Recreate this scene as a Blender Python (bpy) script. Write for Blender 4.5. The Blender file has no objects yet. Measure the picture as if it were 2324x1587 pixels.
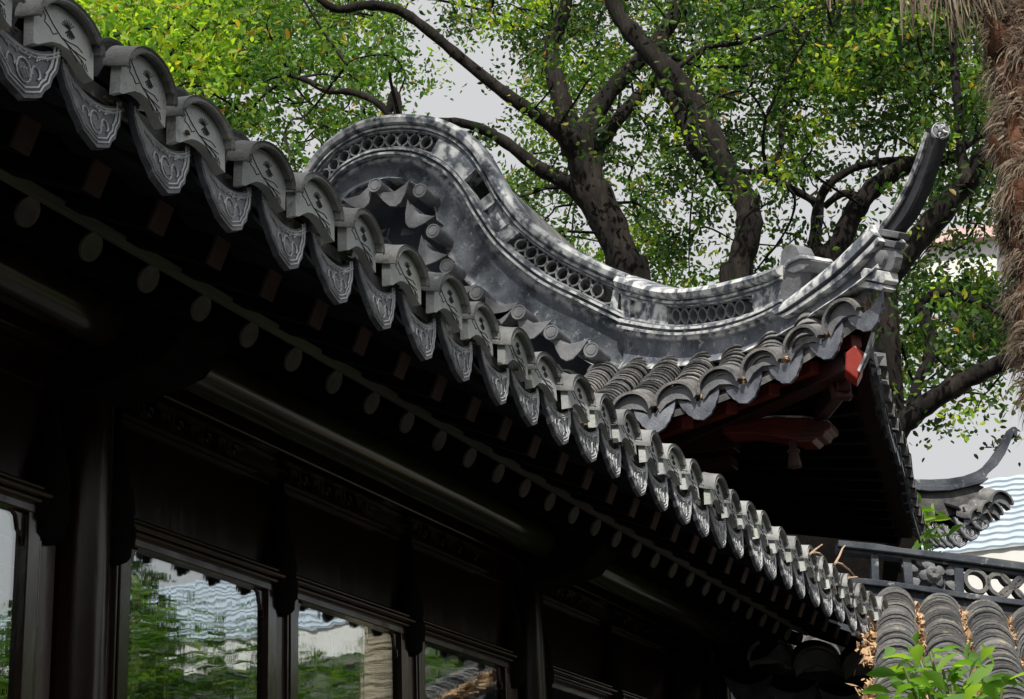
import bpy, math, random
import numpy as np
from mathutils import Vector, Matrix
random.seed(7); rng = np.random.default_rng(11)
SC = bpy.context.scene; COL = SC.collection
# ---------------------------------------------------------------- camera
# world: X along the gallery eave, Y into the gallery, Z up; eye at the origin, ground 1.6 m below
FPX, PIT, ROLL, YAW = 1845.45, .3265285, -.0382539, .3941303
cF = np.array([math.cos(YAW)*math.cos(PIT), math.sin(YAW)*math.cos(PIT), math.sin(PIT)])
cR = np.array([math.sin(YAW), -math.cos(YAW), 0.]); cU = np.cross(cR, cF)
cR, cU = cR*math.cos(ROLL)+cU*math.sin(ROLL), -cR*math.sin(ROLL)+cU*math.cos(ROLL)
cam_d = bpy.data.cameras.new('camera'); cam = bpy.data.objects.new('camera', cam_d); COL.objects.link(cam)
cam.matrix_world = Matrix(((cR[0], cU[0], -cF[0], 0), (cR[1], cU[1], -cF[1], 0), (cR[2], cU[2], -cF[2], 0), (0, 0, 0, 1)))
cam_d.sensor_width = 36; cam_d.lens = FPX/1024*36; cam_d.clip_end = 2000; cam_d.clip_start = .02
SC.camera = cam
# ---------------------------------------------------------------- light
SUN = np.array([-.60, -.22, .77]); SUN /= np.linalg.norm(SUN)
w = bpy.data.worlds.new('World'); SC.world = w; w.use_nodes = True
nt = w.node_tree; bg = nt.nodes['Background']
sky = nt.nodes.new('ShaderNodeTexSky'); sky.sky_type = 'NISHITA'; sky.sun_disc = False
sky.sun_elevation = math.asin(SUN[2]); sky.sun_rotation = math.atan2(SUN[0], SUN[1])
sky.dust_density = 4; sky.air_density = 1; sky.ozone_density = 1
mx = nt.nodes.new('ShaderNodeMix'); mx.data_type = 'RGBA'; mx.inputs[0].default_value = .86
mx.inputs[7].default_value = (7.4, 7.35, 7.3, 1)      # thin white overcast
nt.links.new(sky.outputs[0], mx.inputs[6]); nt.links.new(mx.outputs[2], bg.inputs[0]); bg.inputs[1].default_value = .1
sl = bpy.data.lights.new('sun', 'SUN'); sl.energy = 5.0; sl.angle = math.radians(.6); sl.color = (1, .95, .86)
so = bpy.data.objects.new('sun', sl); COL.objects.link(so)
so.rotation_euler = Vector(SUN).to_track_quat('Z', 'Y').to_euler()
SC.view_settings.view_transform = 'Standard'; SC.view_settings.look = 'None'
SC.view_settings.exposure = 0; SC.view_settings.gamma = 1
SC.cycles.max_bounces = 8; SC.cycles.transparent_max_bounces = 16
# ---------------------------------------------------------------- helpers
V3 = lambda *a: np.array(a, float)
def ray(x, y):                                   # direction for a position on the 2324 px wide view
    x = x/2.26953; y = y/2.26953
    return cF+cR*(x-512)/FPX-cU*(y-349.6)/FPX
def onx(x, y, X): d = ray(x, y); return d*(X/d[0])
def ony(x, y, Y): d = ray(x, y); return d*(Y/d[1])
class Plane:
    def __init__(s, p, n): s.p = V3(*p); s.n = V3(*n)/np.linalg.norm(n); s.n = -s.n if s.n@s.p > 0 else s.n   # n looks at the viewer's side
    def __call__(s, x, y): d = ray(x, y); return d*((s.p@s.n)/(d@s.n))
def catmull(P, m):
    P = np.array(P, float); n = len(P); out = []
    for i in range(n-1):
        p0, p1, p2, p3 = P[max(i-1, 0)], P[i], P[i+1], P[min(i+2, n-1)]
        for k in range(m):
            t = k/m
            out.append(.5*((2*p1)+(-p0+p2)*t+(2*p0-5*p1+4*p2-p3)*t*t+(-p0+3*p1-3*p2+p3)*t**3))
    out.append(P[-1]); return np.array(out)
class MB:
    def __init__(s): s.v = []; s.f = []; s.mi = []
    def add(s, vs, fs, mi=0):
        o = len(s.v); s.v.extend([tuple(p) for p in vs]); s.f.extend([tuple(i+o for i in f) for f in fs]); s.mi.extend([mi]*len(fs))
    def box(s, c, sz, ax=None, mi=0):
        A = np.eye(3) if ax is None else np.array(ax); c = V3(*c); h = V3(*sz)/2
        vs = [c+A[0]*h[0]*i+A[1]*h[1]*j+A[2]*h[2]*k for i in (-1, 1) for j in (-1, 1) for k in (-1, 1)]
        s.add(vs, [(0, 1, 3, 2), (4, 6, 7, 5), (0, 4, 5, 1), (2, 3, 7, 6), (0, 2, 6, 4), (1, 5, 7, 3)], mi)
    def bar(s, a, b, w_, h_, up=(0, 0, 1), mi=0):
        a = V3(*a); b = V3(*b); d = b-a; L = np.linalg.norm(d); d /= L
        sd = np.cross(d, V3(*up)); sd /= np.linalg.norm(sd); u = np.cross(sd, d)
        s.box((a+b)/2, (L, w_, h_), (d, sd, u), mi)
    def tube(s, path, r, n=8, cap=True, mi=0, closed=False, sq=None):
        P = np.array(path, float); m = len(P); r = np.full(m, r) if np.isscalar(r) else np.array(r, float)
        T = np.gradient(P, axis=0) if not closed else np.roll(P, -1, 0)-np.roll(P, 1, 0)
        T /= np.linalg.norm(T, axis=1)[:, None]+1e-12
        u = np.cross(T[0], (0, 0, 1)); u = np.cross(T[0], (1, 0, 0)) if np.linalg.norm(u) < .1 else u
        u /= np.linalg.norm(u); vs = []
        for i in range(m):
            u = u-T[i]*(u@T[i]); u /= np.linalg.norm(u); w2 = np.cross(T[i], u)
            for k in range(n):
                a = 2*math.pi*k/n; vs.append(P[i]+r[i]*(u*math.cos(a)+w2*math.sin(a)))
        fs = []
        for i in range(m if closed else m-1):
            j = (i+1) % m
            for k in range(n): fs.append((i*n+k, i*n+(k+1) % n, j*n+(k+1) % n, j*n+k))
        if cap and not closed: fs += [tuple(range(n))[::-1], tuple((m-1)*n+k for k in range(n))]
        s.add(vs, fs, mi)
    def prism(s, loop, d, mi=0):                 # closed 3-D loop pushed along d
        L = [V3(*p) for p in loop]; n = len(L); d = V3(*d)
        s.add(L+[p+d for p in L], [tuple(range(n))[::-1], tuple(range(n, 2*n))]+[(i, (i+1) % n, n+(i+1) % n, n+i) for i in range(n)], mi)
    def loft(s, loops, cap=True, mi=0, closed=True):
        n = len(loops[0]); m = len(loops); vs = [p for l in loops for p in l]; fs = []
        for i in range(m-1):
            for k in range(n if closed else n-1): fs.append((i*n+k, i*n+(k+1) % n, (i+1)*n+(k+1) % n, (i+1)*n+k))
        if cap and closed: fs += [tuple(range(n))[::-1], tuple((m-1)*n+k for k in range(n))]
        s.add(vs, fs, mi)
    def lathe(s, c, prof, n=12, mi=0):           # prof: (radius, z)
        s.loft([[V3(*c)+V3(r*math.cos(2*math.pi*k/n), r*math.sin(2*math.pi*k/n), z) for k in range(n)] for r, z in prof], True, mi)
    def build(s, name, mat, parent=None, smooth=False, bevel=0, loc=None, weld=False):
        me = bpy.data.meshes.new(name); me.from_pydata(s.v, [], s.f)
        for m in (mat if isinstance(mat, (list, tuple)) else [mat]): me.materials.append(m)
        if any(s.mi): me.polygons.foreach_set('material_index', s.mi)
        ob = bpy.data.objects.new(name, me); COL.objects.link(ob)
        import bmesh
        if len(s.f) < 60000:
            bm = bmesh.new(); bm.from_mesh(me)
            if weld: bmesh.ops.remove_doubles(bm, verts=bm.verts, dist=1e-5)
            bmesh.ops.recalc_face_normals(bm, faces=bm.faces); bm.to_mesh(me); bm.free()
        if smooth:
            me.polygons.foreach_set('use_smooth', [True]*len(me.polygons)); me.set_sharp_from_angle(angle=math.radians(42))
        if bevel:
            b = ob.modifiers.new('bevel', 'BEVEL'); b.width = bevel; b.segments = 2; b.limit_method = 'ANGLE'; b.angle_limit = math.radians(40)
        if parent is not None: adopt(ob, parent)
        if loc is not None: ob.location = loc
        return ob
ORG = {}
def adopt(ob, parent):
    ob.parent = parent; o = V3(0, 0, 0); p = parent
    if p.name in ORG: o = ORG[p.name]
    if tuple(o) != (0, 0, 0): ob.matrix_parent_inverse = Matrix.Translation(Vector(-o))
def tag(o, label, cat, group=None, kind=None):
    if label: o['label'] = label
    if cat: o['category'] = cat
    if group: o['group'] = group
    if kind: o['kind'] = kind
    return o
def thing(name, label, cat, loc, group=None):
    o = bpy.data.objects.new(name, None); COL.objects.link(o); o.location = loc; o.empty_display_size = .2
    ORG[o.name] = V3(*loc); return tag(o, label, cat, group)
# ---------------------------------------------------------------- materials
def mat(name, cols, *a_, isl=0, ov=0, **k_):
    m = mat0(name, cols, *a_, **k_)
    if ov:                                       # each copy a little lighter or darker
        t = m.node_tree; N = t.nodes; L = t.links; b = N['Principled BSDF']; src = b.inputs['Base Color'].links[0].from_socket
        g = N.new('ShaderNodeObjectInfo'); mr = N.new('ShaderNodeMapRange'); mr.inputs[3].default_value = 1-ov*1.3; mr.inputs[4].default_value = 1+ov; L.new(g.outputs['Random'], mr.inputs[0])
        vm = N.new('ShaderNodeVectorMath'); vm.operation = 'SCALE'; L.new(src, vm.inputs[0]); L.new(mr.outputs[0], vm.inputs['Scale']); L.new(vm.outputs[0], b.inputs['Base Color'])
    if isl:
        t = m.node_tree; N = t.nodes; L = t.links; b = N['Principled BSDF']; src = b.inputs['Base Color'].links[0].from_socket
        g = N.new('ShaderNodeNewGeometry'); mr = N.new('ShaderNodeMapRange'); mr.inputs[3].default_value = 1-isl; mr.inputs[4].default_value = 1+isl; L.new(g.outputs['Random Per Island'], mr.inputs[0])
        vm = N.new('ShaderNodeVectorMath'); vm.operation = 'SCALE'; L.new(src, vm.inputs[0]); L.new(mr.outputs[0], vm.inputs['Scale']); L.new(vm.outputs[0], b.inputs['Base Color'])
    return m
def mat0(name, cols, scale=6, rough=.8, bump=.3, bscale=40, stretch=None, spec=.3, detail=8, pos=(.3, .7), extra=None, coat=0, dist=.01):
    m = bpy.data.materials.new(name); m.use_nodes = True; t = m.node_tree; N = t.nodes; L = t.links
    b = N['Principled BSDF']; g = N.new('ShaderNodeNewGeometry'); mp = N.new('ShaderNodeMapping')
    L.new(g.outputs['Position'], mp.inputs[0])
    if stretch: mp.inputs['Scale'].default_value = stretch
    n1 = N.new('ShaderNodeTexNoise'); n1.inputs['Scale'].default_value = scale; n1.inputs['Detail'].default_value = detail; n1.inputs['Roughness'].default_value = .65
    L.new(mp.outputs[0], n1.inputs['Vector'])
    cr = N.new('ShaderNodeValToRGB'); L.new(n1.outputs[0], cr.inputs[0])
    k = len(cols)
    for i, c in enumerate(cols):
        p = pos[0]+(pos[1]-pos[0])*i/max(k-1, 1)
        e = cr.color_ramp.elements[i] if i < 2 else cr.color_ramp.elements.new(p)
        e.position = p; e.color = (*c, 1)
    out = cr.outputs[0]
    if extra:                                    # (colour, scale, threshold lo, hi) blotches such as lichen
        for c, s2, lo, hi in extra:
            n2 = N.new('ShaderNodeTexNoise'); n2.inputs['Scale'].default_value = s2; n2.inputs['Detail'].default_value = 9; n2.inputs['Roughness'].default_value = .7
            L.new(mp.outputs[0], n2.inputs['Vector'])
            mr = N.new('ShaderNodeMapRange'); mr.inputs[1].default_value = lo; mr.inputs[2].default_value = hi; L.new(n2.outputs[0], mr.inputs[0])
            mm = N.new('ShaderNodeMix'); mm.data_type = 'RGBA'; L.new(mr.outputs[0], mm.inputs[0]); L.new(out, mm.inputs[6]); mm.inputs[7].default_value = (*c, 1); out = mm.outputs[2]
    L.new(out, b.inputs['Base Color'])
    b.inputs['Roughness'].default_value = rough; b.inputs['Specular IOR Level'].default_value = spec
    if coat: b.inputs['Coat Weight'].default_value = coat; b.inputs['Coat Roughness'].default_value = .12
    if bump:
        n3 = N.new('ShaderNodeTexNoise'); n3.inputs['Scale'].default_value = bscale; n3.inputs['Detail'].default_value = 6
        L.new(mp.outputs[0], n3.inputs['Vector'])
        bp = N.new('ShaderNodeBump'); bp.inputs['Strength'].default_value = bump; bp.inputs['Distance'].default_value = dist
        L.new(n3.outputs[0], bp.inputs['Height']); L.new(bp.outputs[0], b.inputs['Normal'])
    return m
def wornedge(m, col, lo=.515, hi=.56):
    t = m.node_tree; N = t.nodes; L = t.links; b = N['Principled BSDF']; src = b.inputs['Base Color'].links[0].from_socket
    g = N.new('ShaderNodeNewGeometry'); n = N.new('ShaderNodeTexNoise'); n.inputs['Scale'].default_value = 16; n.inputs['Detail'].default_value = 8; L.new(g.outputs['Position'], n.inputs['Vector'])
    mr = N.new('ShaderNodeMapRange'); mr.inputs[1].default_value = lo; mr.inputs[2].default_value = hi; L.new(g.outputs['Pointiness'], mr.inputs[0])
    m2 = N.new('ShaderNodeMapRange'); m2.inputs[1].default_value = .42; m2.inputs[2].default_value = .58; L.new(n.outputs[0], m2.inputs[0])
    mu = N.new('ShaderNodeMath'); mu.operation = 'MULTIPLY'; L.new(mr.outputs[0], mu.inputs[0]); L.new(m2.outputs[0], mu.inputs[1])
    mm = N.new('ShaderNodeMix'); mm.data_type = 'RGBA'; L.new(mu.outputs[0], mm.inputs[0]); L.new(src, mm.inputs[6]); mm.inputs[7].default_value = (*col, 1); L.new(mm.outputs[2], b.inputs['Base Color']); return m
M = {}
M['tile'] = mat('clay_tile', [(.03, .036, .05), (.10, .11, .135), (.19, .20, .225)], 9, .42, .6, 120, dist=.004, spec=.6, ov=.25, extra=[((.36, .37, .35), 26, .62, .72), ((.03, .032, .036), 6, .55, .68)])
M['relief'] = mat('highlit_relief', [(.28, .29, .32), (.50, .51, .53), (.68, .69, .69)], 14, .5, .2, 60, spec=.5)  # paler lines paint the light caught by the raised relief
M['face'] = mat('tile_face', [(.34, .36, .375), (.60, .62, .61)], 7, .7, .5, 170, dist=.003, spec=.4, ov=.16, extra=[((.58, .63, .48), 4, .54, .66), ((.09, .095, .10), 9, .58, .70), ((.12, .125, .13), 14, .62, .75)])
M['hood'] = mat('hood_tile_clay', [(.10, .105, .11), (.24, .245, .245), (.36, .365, .35)], 8, .6, .6, 120, dist=.004, ov=.25, extra=[((.44, .45, .40), 22, .6, .7), ((.05, .05, .055), 9, .6, .7)])
M['strip'] = mat('reflection_toned_strip', [(.04, .027, .024), (.12, .09, .082)], 5, .3, .6, 9, stretch=(1, 1, .5), spec=.6, coat=.5)  # base colour lifted to carry the reflection in the lacquer
M['wallplaster'] = mat('old_wall_plaster', [(.02, .026, .036), (.06, .07, .088), (.12, .13, .145)], 4, .85, .5, 30, extra=[((.30, .31, .31), 17, .60, .66), ((.10, .12, .10), 7, .58, .7)])
M['debris'] = mat('roof_dirt', [(.06, .05, .035), (.20, .16, .11)], 30, .95, 0)
M['mossy'] = mat('roof_moss', [(.03, .05, .02), (.09, .12, .05)], 30, .95, 0)
M['greyrender'] = mat('grey_render', [(.10, .10, .105), (.20, .20, .205)], 1.2, .9, .2, 12)
M['pan'] = mat('shade_dark_pan_tile', [(.012, .013, .018), (.035, .038, .048)], 7, .6, .4, 60)  # near-black base paints the shade between caps and under tile noses
M['groove'] = mat('incised_line', [(.035, .037, .04), (.07, .07, .07)], 20, .9, 0)
M['oldtile'] = mat('weathered_tile', [(.04, .042, .048), (.12, .12, .125), (.22, .215, .20)], 7, .85, .5, 50, isl=.45, extra=[((.40, .38, .32), 17, .60, .70), ((.38, .32, .17), 9, .62, .74)])
M['plaster'] = mat('lime_plaster', [(.025, .032, .045), (.08, .092, .112), (.18, .19, .205)], 3.4, .8, .5, 26, extra=[((.34, .36, .37), 26, .58, .68), ((.26, .28, .30), 7, .58, .70), ((.12, .14, .17), 3, .50, .62), ((.03, .036, .04), 5.5, .54, .64), ((.10, .14, .12), 20, .58, .68)])
wornedge(M['plaster'], (.45, .47, .48)); M['rowtile'] = mat('sunlit_row_tile', [(.09, .092, .098), (.20, .20, .20), (.32, .31, .29)], 7, .8, .5, 50, isl=.5, extra=[((.50, .45, .34), 12, .62, .70), ((.42, .36, .20), 7, .62, .74)])  # row tiles: lighter copy of weathered_tile with sunlight put into the colour
M['darkplaster'] = mat('shade_dark_plaster', [(.018, .021, .03), (.05, .055, .07)], 3, .9, .4, 20)  # shade of the recess put into the base colour
M['ridge'] = mat('ridge_plaster', [(.045, .055, .075), (.13, .145, .175), (.27, .285, .31)], 4.5, .8, .5, 30, extra=[((.52, .54, .55), 24, .58, .66), ((.46, .48, .50), 6, .60, .68), ((.05, .055, .06), 8, .56, .66), ((.40, .36, .28), 2.4, .62, .74)])
wornedge(M['ridge'], (.66, .67, .67)); M['hornwood'] = mat('shaded_horn_render', [(.015, .016, .02), (.05, .052, .06)], 6, .6, .3, 40, extra=[((.16, .16, .17), 18, .62, .72)])  # horn material: shade of the horn's front painted as a dark base
M['petal'] = mat('petal_tile', [(.10, .105, .115), (.22, .225, .24)], 10, .75, .3, 60, extra=[((.38, .36, .33), 16, .62, .74)])
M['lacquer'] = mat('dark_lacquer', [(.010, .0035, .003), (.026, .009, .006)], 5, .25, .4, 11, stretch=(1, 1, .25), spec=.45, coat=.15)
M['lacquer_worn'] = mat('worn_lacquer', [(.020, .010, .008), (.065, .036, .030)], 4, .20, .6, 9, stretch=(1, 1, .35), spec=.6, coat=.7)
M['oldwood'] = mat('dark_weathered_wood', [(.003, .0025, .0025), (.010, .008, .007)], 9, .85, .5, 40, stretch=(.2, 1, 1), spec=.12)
M['board'] = mat('grey_board', [(.05, .049, .046), (.12, .115, .10)], 9, .75, .4, 40, stretch=(.15, 1, 1), extra=[((.14, .17, .09), 1.2, .52, .62)])
M['rafterend'] = mat('rafter_end_grain', [(.09, .085, .08), (.18, .17, .15)], 20, .8, .3, 60, extra=[((.15, .18, .08), 1.3, .54, .64)])
M['redwood'] = mat('red_brown_rafter', [(.05, .028, .025), (.10, .055, .05)], 9, .6, .3, 40)
M['redlit'] = mat('sunlit_red_paint', [(.22, .020, .012), (.30, .028, .016)], 6, .45, .2, 30, spec=.4)  # brighter copy of red_paint, sunlight on the beam nose painted in
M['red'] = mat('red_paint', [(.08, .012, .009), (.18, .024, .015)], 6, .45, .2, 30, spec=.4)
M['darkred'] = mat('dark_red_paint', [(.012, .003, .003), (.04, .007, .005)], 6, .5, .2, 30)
M['purlin'] = mat('purlin_lacquer', [(.02, .014, .012), (.05, .035, .028)], 3, .20, .25, 12, stretch=(.2, 1, 1), spec=.6, coat=.8, extra=[((.05, .06, .02), 1.4, .5, .62)])
M['bark'] = mat('camphor_bark', [(.003, .0025, .002), (.011, .009, .008), (.04, .032, .026)], 6, .95, 1, 14, stretch=(1, 1, .22), dist=.06)
M['fibre'] = mat('palm_fibre', [(.05, .038, .028), (.17, .13, .095), (.36, .29, .22)], 5, .95, .4, 60, isl=.55)
M['fibrecore'] = mat('palm_trunk_core', [(.05, .025, .015), (.20, .09, .05)], 7, .95, .8, 18, dist=.03)
M['ringtrunk'] = mat('palm_ringed_bark', [(.20, .17, .12), (.42, .37, .28)], 3, .95, 1, 8, stretch=(.5, .5, 4), dist=.04)
M['white'] = mat('whitewash', [(.72, .72, .70), (.80, .80, .79)], 1.5, .9, .1, 20)
M['slate'] = mat('blue_grey_roof', [(.38, .46, .56), (.50, .58, .68)], 3, .7, .2, 12)
M['slateedge'] = mat('dark_roof_edge', [(.16, .21, .25), (.24, .30, .34)], 5, .8, 0)
M['redroof'] = mat('pink_red_roof', [(.70, .48, .46), (.78, .58, .56)], 3, .8, 0)
M['stone'] = mat('paving', [(.03, .03, .028), (.06, .058, .054)], 2, .9, .3, 20)
M['dryleaf'] = mat('dry_leaf', [(.26, .14, .07), (.80, .56, .34)], 20, .9, .3, 40)
M['twig'] = mat('dry_twig', [(.40, .27, .18), (.55, .42, .32)], 20, .9, 0)
M['lattice'] = mat('window_lattice', [(.60, .62, .56), (.74, .76, .70)], 8, .8, 0)
M['deadfrond'] = mat('dead_frond', [(.04, .03, .022), (.13, .10, .07), (.30, .25, .19)], 12, .9, .2, 40, stretch=(1, 1, .2))
M['culm'] = mat('bamboo_stem', [(.10, .14, .04), (.2, .24, .08)], 6, .6, 0)
def leafmat(name, cols, trans=.45, gloss=.25):
    m = bpy.data.materials.new(name); m.use_nodes = True; t = m.node_tree; N = t.nodes; L = t.links
    b = N['Principled BSDF']; g = N.new('ShaderNodeNewGeometry'); cr = N.new('ShaderNodeValToRGB')
    L.new(g.outputs['Random Per Island'], cr.inputs[0])
    for i, (p, c) in enumerate(cols):
        e = cr.color_ramp.elements[i] if i < 2 else cr.color_ramp.elements.new(p)
        e.position = p; e.color = (*c, 1)
    L.new(cr.outputs[0], b.inputs['Base Color']); b.inputs['Roughness'].default_value = .45; b.inputs['Specular IOR Level'].default_value = gloss
    tr = N.new('ShaderNodeBsdfTranslucent'); hs = N.new('ShaderNodeMix'); hs.data_type = 'RGBA'; hs.blend_type = 'MULTIPLY'; hs.inputs[0].default_value = 1
    hs.inputs[7].default_value = (2.1, 2.2, .8, 1); L.new(cr.outputs[0], hs.inputs[6]); L.new(hs.outputs[2], tr.inputs[0])
    ms = N.new('ShaderNodeMixShader'); ms.inputs[0].default_value = trans
    L.new(b.outputs[0], ms.inputs[1]); L.new(tr.outputs[0], ms.inputs[2]); L.new(ms.outputs[0], N['Material Output'].inputs[0])
    return m
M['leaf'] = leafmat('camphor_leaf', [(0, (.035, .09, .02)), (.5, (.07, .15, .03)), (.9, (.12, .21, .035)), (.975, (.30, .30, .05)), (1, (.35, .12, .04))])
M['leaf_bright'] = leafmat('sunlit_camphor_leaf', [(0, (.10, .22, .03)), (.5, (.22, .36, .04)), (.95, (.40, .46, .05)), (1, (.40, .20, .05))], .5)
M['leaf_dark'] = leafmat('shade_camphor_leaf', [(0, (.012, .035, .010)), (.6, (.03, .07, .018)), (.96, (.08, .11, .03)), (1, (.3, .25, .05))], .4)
M['bamboo'] = leafmat('bamboo_leaf', [(0, (.02, .06, .015)), (.7, (.07, .15, .03)), (1, (.18, .28, .06))], .4)
M['shrub'] = leafmat('glossy_shrub_leaf', [(0, (.06, .15, .03)), (.6, (.14, .28, .05)), (1, (.28, .42, .08))], .4, .6)
def glassmat():
    m = bpy.data.materials.new('old_window_glass'); m.use_nodes = True; t = m.node_tree; N = t.nodes; L = t.links; N.remove(N['Principled BSDF'])
    g = N.new('ShaderNodeNewGeometry')
    def wav(sc, s, d, prev=None):
        mp = N.new('ShaderNodeMapping'); mp.inputs['Scale'].default_value = sc; L.new(g.outputs['Position'], mp.inputs[0])
        n = N.new('ShaderNodeTexNoise'); n.inputs['Scale'].default_value = 1; n.inputs['Detail'].default_value = 2; L.new(mp.outputs[0], n.inputs['Vector'])
        b = N.new('ShaderNodeBump'); b.inputs['Strength'].default_value = s; b.inputs['Distance'].default_value = d; L.new(n.outputs[0], b.inputs['Height'])
        if prev: L.new(prev.outputs[0], b.inputs['Normal'])
        return b
    b1 = wav((5, 1, 7), .5, .00075); b2 = wav((55, 1, 2.0), .5, .00016, b1)
    gl = N.new('ShaderNodeBsdfGlossy'); gl.inputs['Roughness'].default_value = .004; gl.inputs['Color'].default_value = (.95, .98, 1, 1); L.new(b2.outputs[0], gl.inputs['Normal'])
    tr = N.new('ShaderNodeBsdfTransparent'); tr.inputs[0].default_value = (.8, .86, .82, 1)
    ms = N.new('ShaderNodeMixShader'); ms.inputs[0].default_value = .38
    L.new(tr.outputs[0], ms.inputs[1]); L.new(gl.outputs[0], ms.inputs[2]); L.new(ms.outputs[0], N['Material Output'].inputs[0]); return m
M['glass'] = glassmat()
GZ = -1.6
# ---------------------------------------------------------------- ground
g = MB(); g.add([(-300, -300, GZ), (600, -300, GZ), (600, 300, GZ), (-300, 300, GZ)], [(0, 1, 2, 3)])
tag(g.build('ground', M['stone']), None, None, kind='structure')
# ================================================================ GALLERY
SP = .2; TX0 = 2.236; YE = 1.632; ZT = 1.274; SL = .45
gal = thing('gallery_building', 'long dark lacquered gallery with glass windows under a scalloped grey tile eave', 'building', (5, 3.2, GZ))
GX0, GX1 = .64, 8.26
# roof slope (behind the eave tiles): deck and barrel rows
roof = MB()
def deck(y): return 1.412+SL*(y-1.66)
roof.add([(GX0, 1.66, 1.412), (GX1, 1.66, 1.412), (GX1, 4.2, deck(4.2)), (GX0, 4.2, deck(4.2)), (GX0, 1.66, 1.385), (GX1, 1.66, 1.385), (GX1, 4.2, deck(4.2)-.027), (GX0, 4.2, deck(4.2)-.027)],
         [(0, 1, 2, 3), (7, 6, 5, 4), (0, 4, 5, 1), (1, 5, 6, 2), (2, 6, 7, 3), (3, 7, 4, 0)])
roof.add([(GX0, 4.2, deck(4.2)), (GX1, 4.2, deck(4.2)), (GX1, 6.4, 1.6), (GX0, 6.4, 1.6)], [(0, 1, 2, 3)])
n_t = int(round((GX1-TX0)/SP))
idx = list(range(-5, n_t))
def barrel(mb, a, b, r, step=.06, n=9, up=(0, 0, 1), lip=.006, mi=0, squash=1.0, jit=0, nose=None):
    a = V3(*a); b = V3(*b); d = b-a; L = np.linalg.norm(d); d /= L; sd = np.cross(d, V3(*up)); sd /= np.linalg.norm(sd); u = np.cross(sd, d)
    k = max(2, int(L/step))
    for i in range(k):
        jr = 1+random.uniform(-jit, jit); js = sd*random.uniform(-jit, jit)*r*.8; loops = []; tw = random.uniform(-jit, jit)*.5
        for t, rr in ((i/k-.25/k, r-lip*1.3), ((i+.97)/k, r+lip), ((i+.985)/k, r+lip*.15), ((i+.97)/k, r-lip*1.2)):
            c = a+d*L*t+js
            loops.append([c+rr*jr*(sd*math.cos(q)+u*math.sin(q)*squash)+d*tw*r*math.cos(q) for q in np.linspace(0, math.pi, n)])
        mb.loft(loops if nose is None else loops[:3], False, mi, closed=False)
        if nose is not None: mb.loft(loops[2:], False, nose, closed=False)  # painted shadow line in the gap below each tile nose
    mb.add(loops[3], [tuple(range(n))[::-1]], mi)
for i in idx:
    x = TX0+SP*(i+.5)
    barrel(roof, (x, 4.2, deck(4.2)+.02), (x, 1.70, deck(1.70)+.025), .072, .08)
roof_o = roof.build('roof', M['oldtile'], gal)
# ---- drip tile prototype, local origin = tip, face looks to -Y
def arc_groove(mb, pts, r=.0012, y=0, mi=1, n=4):
    mb.tube([(p[0], y, p[1]) for p in pts], r, n, True, mi)
drip_half = [(0, 0), (.020, .008), (.038, .016), (.048, .031), (.061, .043), (.068, .060), (.080, .076), (.087, .096), (.094, .126)]
def Utop(x): return .088+.038*(abs(x)/.094)**2.0
def make_drip(detail=True, w=1.0):
    mb = MB()
    L = [(-x, z) for x, z in drip_half[::-1]][:-1]+drip_half
    top = [(x, Utop(x)) for x in np.linspace(.094, -.094, 15)][1:-1]
    # face bends back toward its upper corners like the pan it closes
    def P(x, z, d): return (x*w, d+.11*z, z)
    loop = [P(x, z, 0) for x, z in L+top]
    n = len(loop); back = [(p[0]*.985, p[1]+.012, p[2]-.002) for p in loop]
    # face as fan strips for clean shading
    mb.add(loop+back, [tuple(range(n))[::-1], tuple(range(n, 2*n))]+[(i, (i+1) % n, n+(i+1) % n, n+i) for i in range(n)], 0)
    # pan tile running back up the slope
    rows = []
    for y in (.02, .12, .30):
        rows.append([(x*w, y+.03, Utop(x)+SL*y-.001) for x in np.linspace(-.094, .094, 11)]+[(x*w, y+.03, Utop(x)-.012+SL*y) for x in np.linspace(.094, -.094, 11)])
    mb.loft(rows, True, 2)
    if detail:
        def Q(x, z): return (x*w, z*.11-.0012, z)
        def line(pts, r=.0014): mb.tube([Q(*p) for p in pts], r*1.3, 4, True, 1)
        for k, s in enumerate((.90, .80)):      # rims echo the outline
            line([(x*s, .088+(z-.088)*s-.001*k) for x, z in L], .0015)
        for dz in (.007, .013):
            line([(x, Utop(x)-dz) for x in np.linspace(-.086, .086, 11)], .0016)
        c = (0, .046); line([(c[0]+.016*math.cos(a), c[1]+.020*math.sin(a)) for a in np.linspace(0, 2*math.pi, 15)], .0014)
        for q in (-.006, 0, .006): line([(q-.007, c[1]+.010+q*.4), (q+.007, c[1]-.010+q*.4)], .0015)
        line([(-.008, c[1]+.002), (.009, c[1]+.006)], .0012)
        for sx in (-1, 1):
            line([(sx*(.028+.009*math.cos(a)), .052+.011*math.sin(a)) for a in np.linspace(-1.2, 3.6, 9)], .0014)
            for q in range(4): line([(sx*(.030+.006*q), .072+.004*q), (sx*(.036+.006*q), .084+.004*q*.9)], .0012)
            line([(sx*.050, .060), (sx*.058, .070), (sx*.066, .086), (sx*.060, .092), (sx*.054, .084)], .0013)
            line([(sx*.012, .070), (sx*.018, .079), (sx*.010, .083), (sx*.005, .076)], .0012)
            line([(sx*.036, .038), (sx*.042, .046), (sx*.036, .050)], .0012)
    me = mb.build('drip_tile', [M['tile'], M['relief'], M['pan']], None, smooth=False)
    return me
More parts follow.
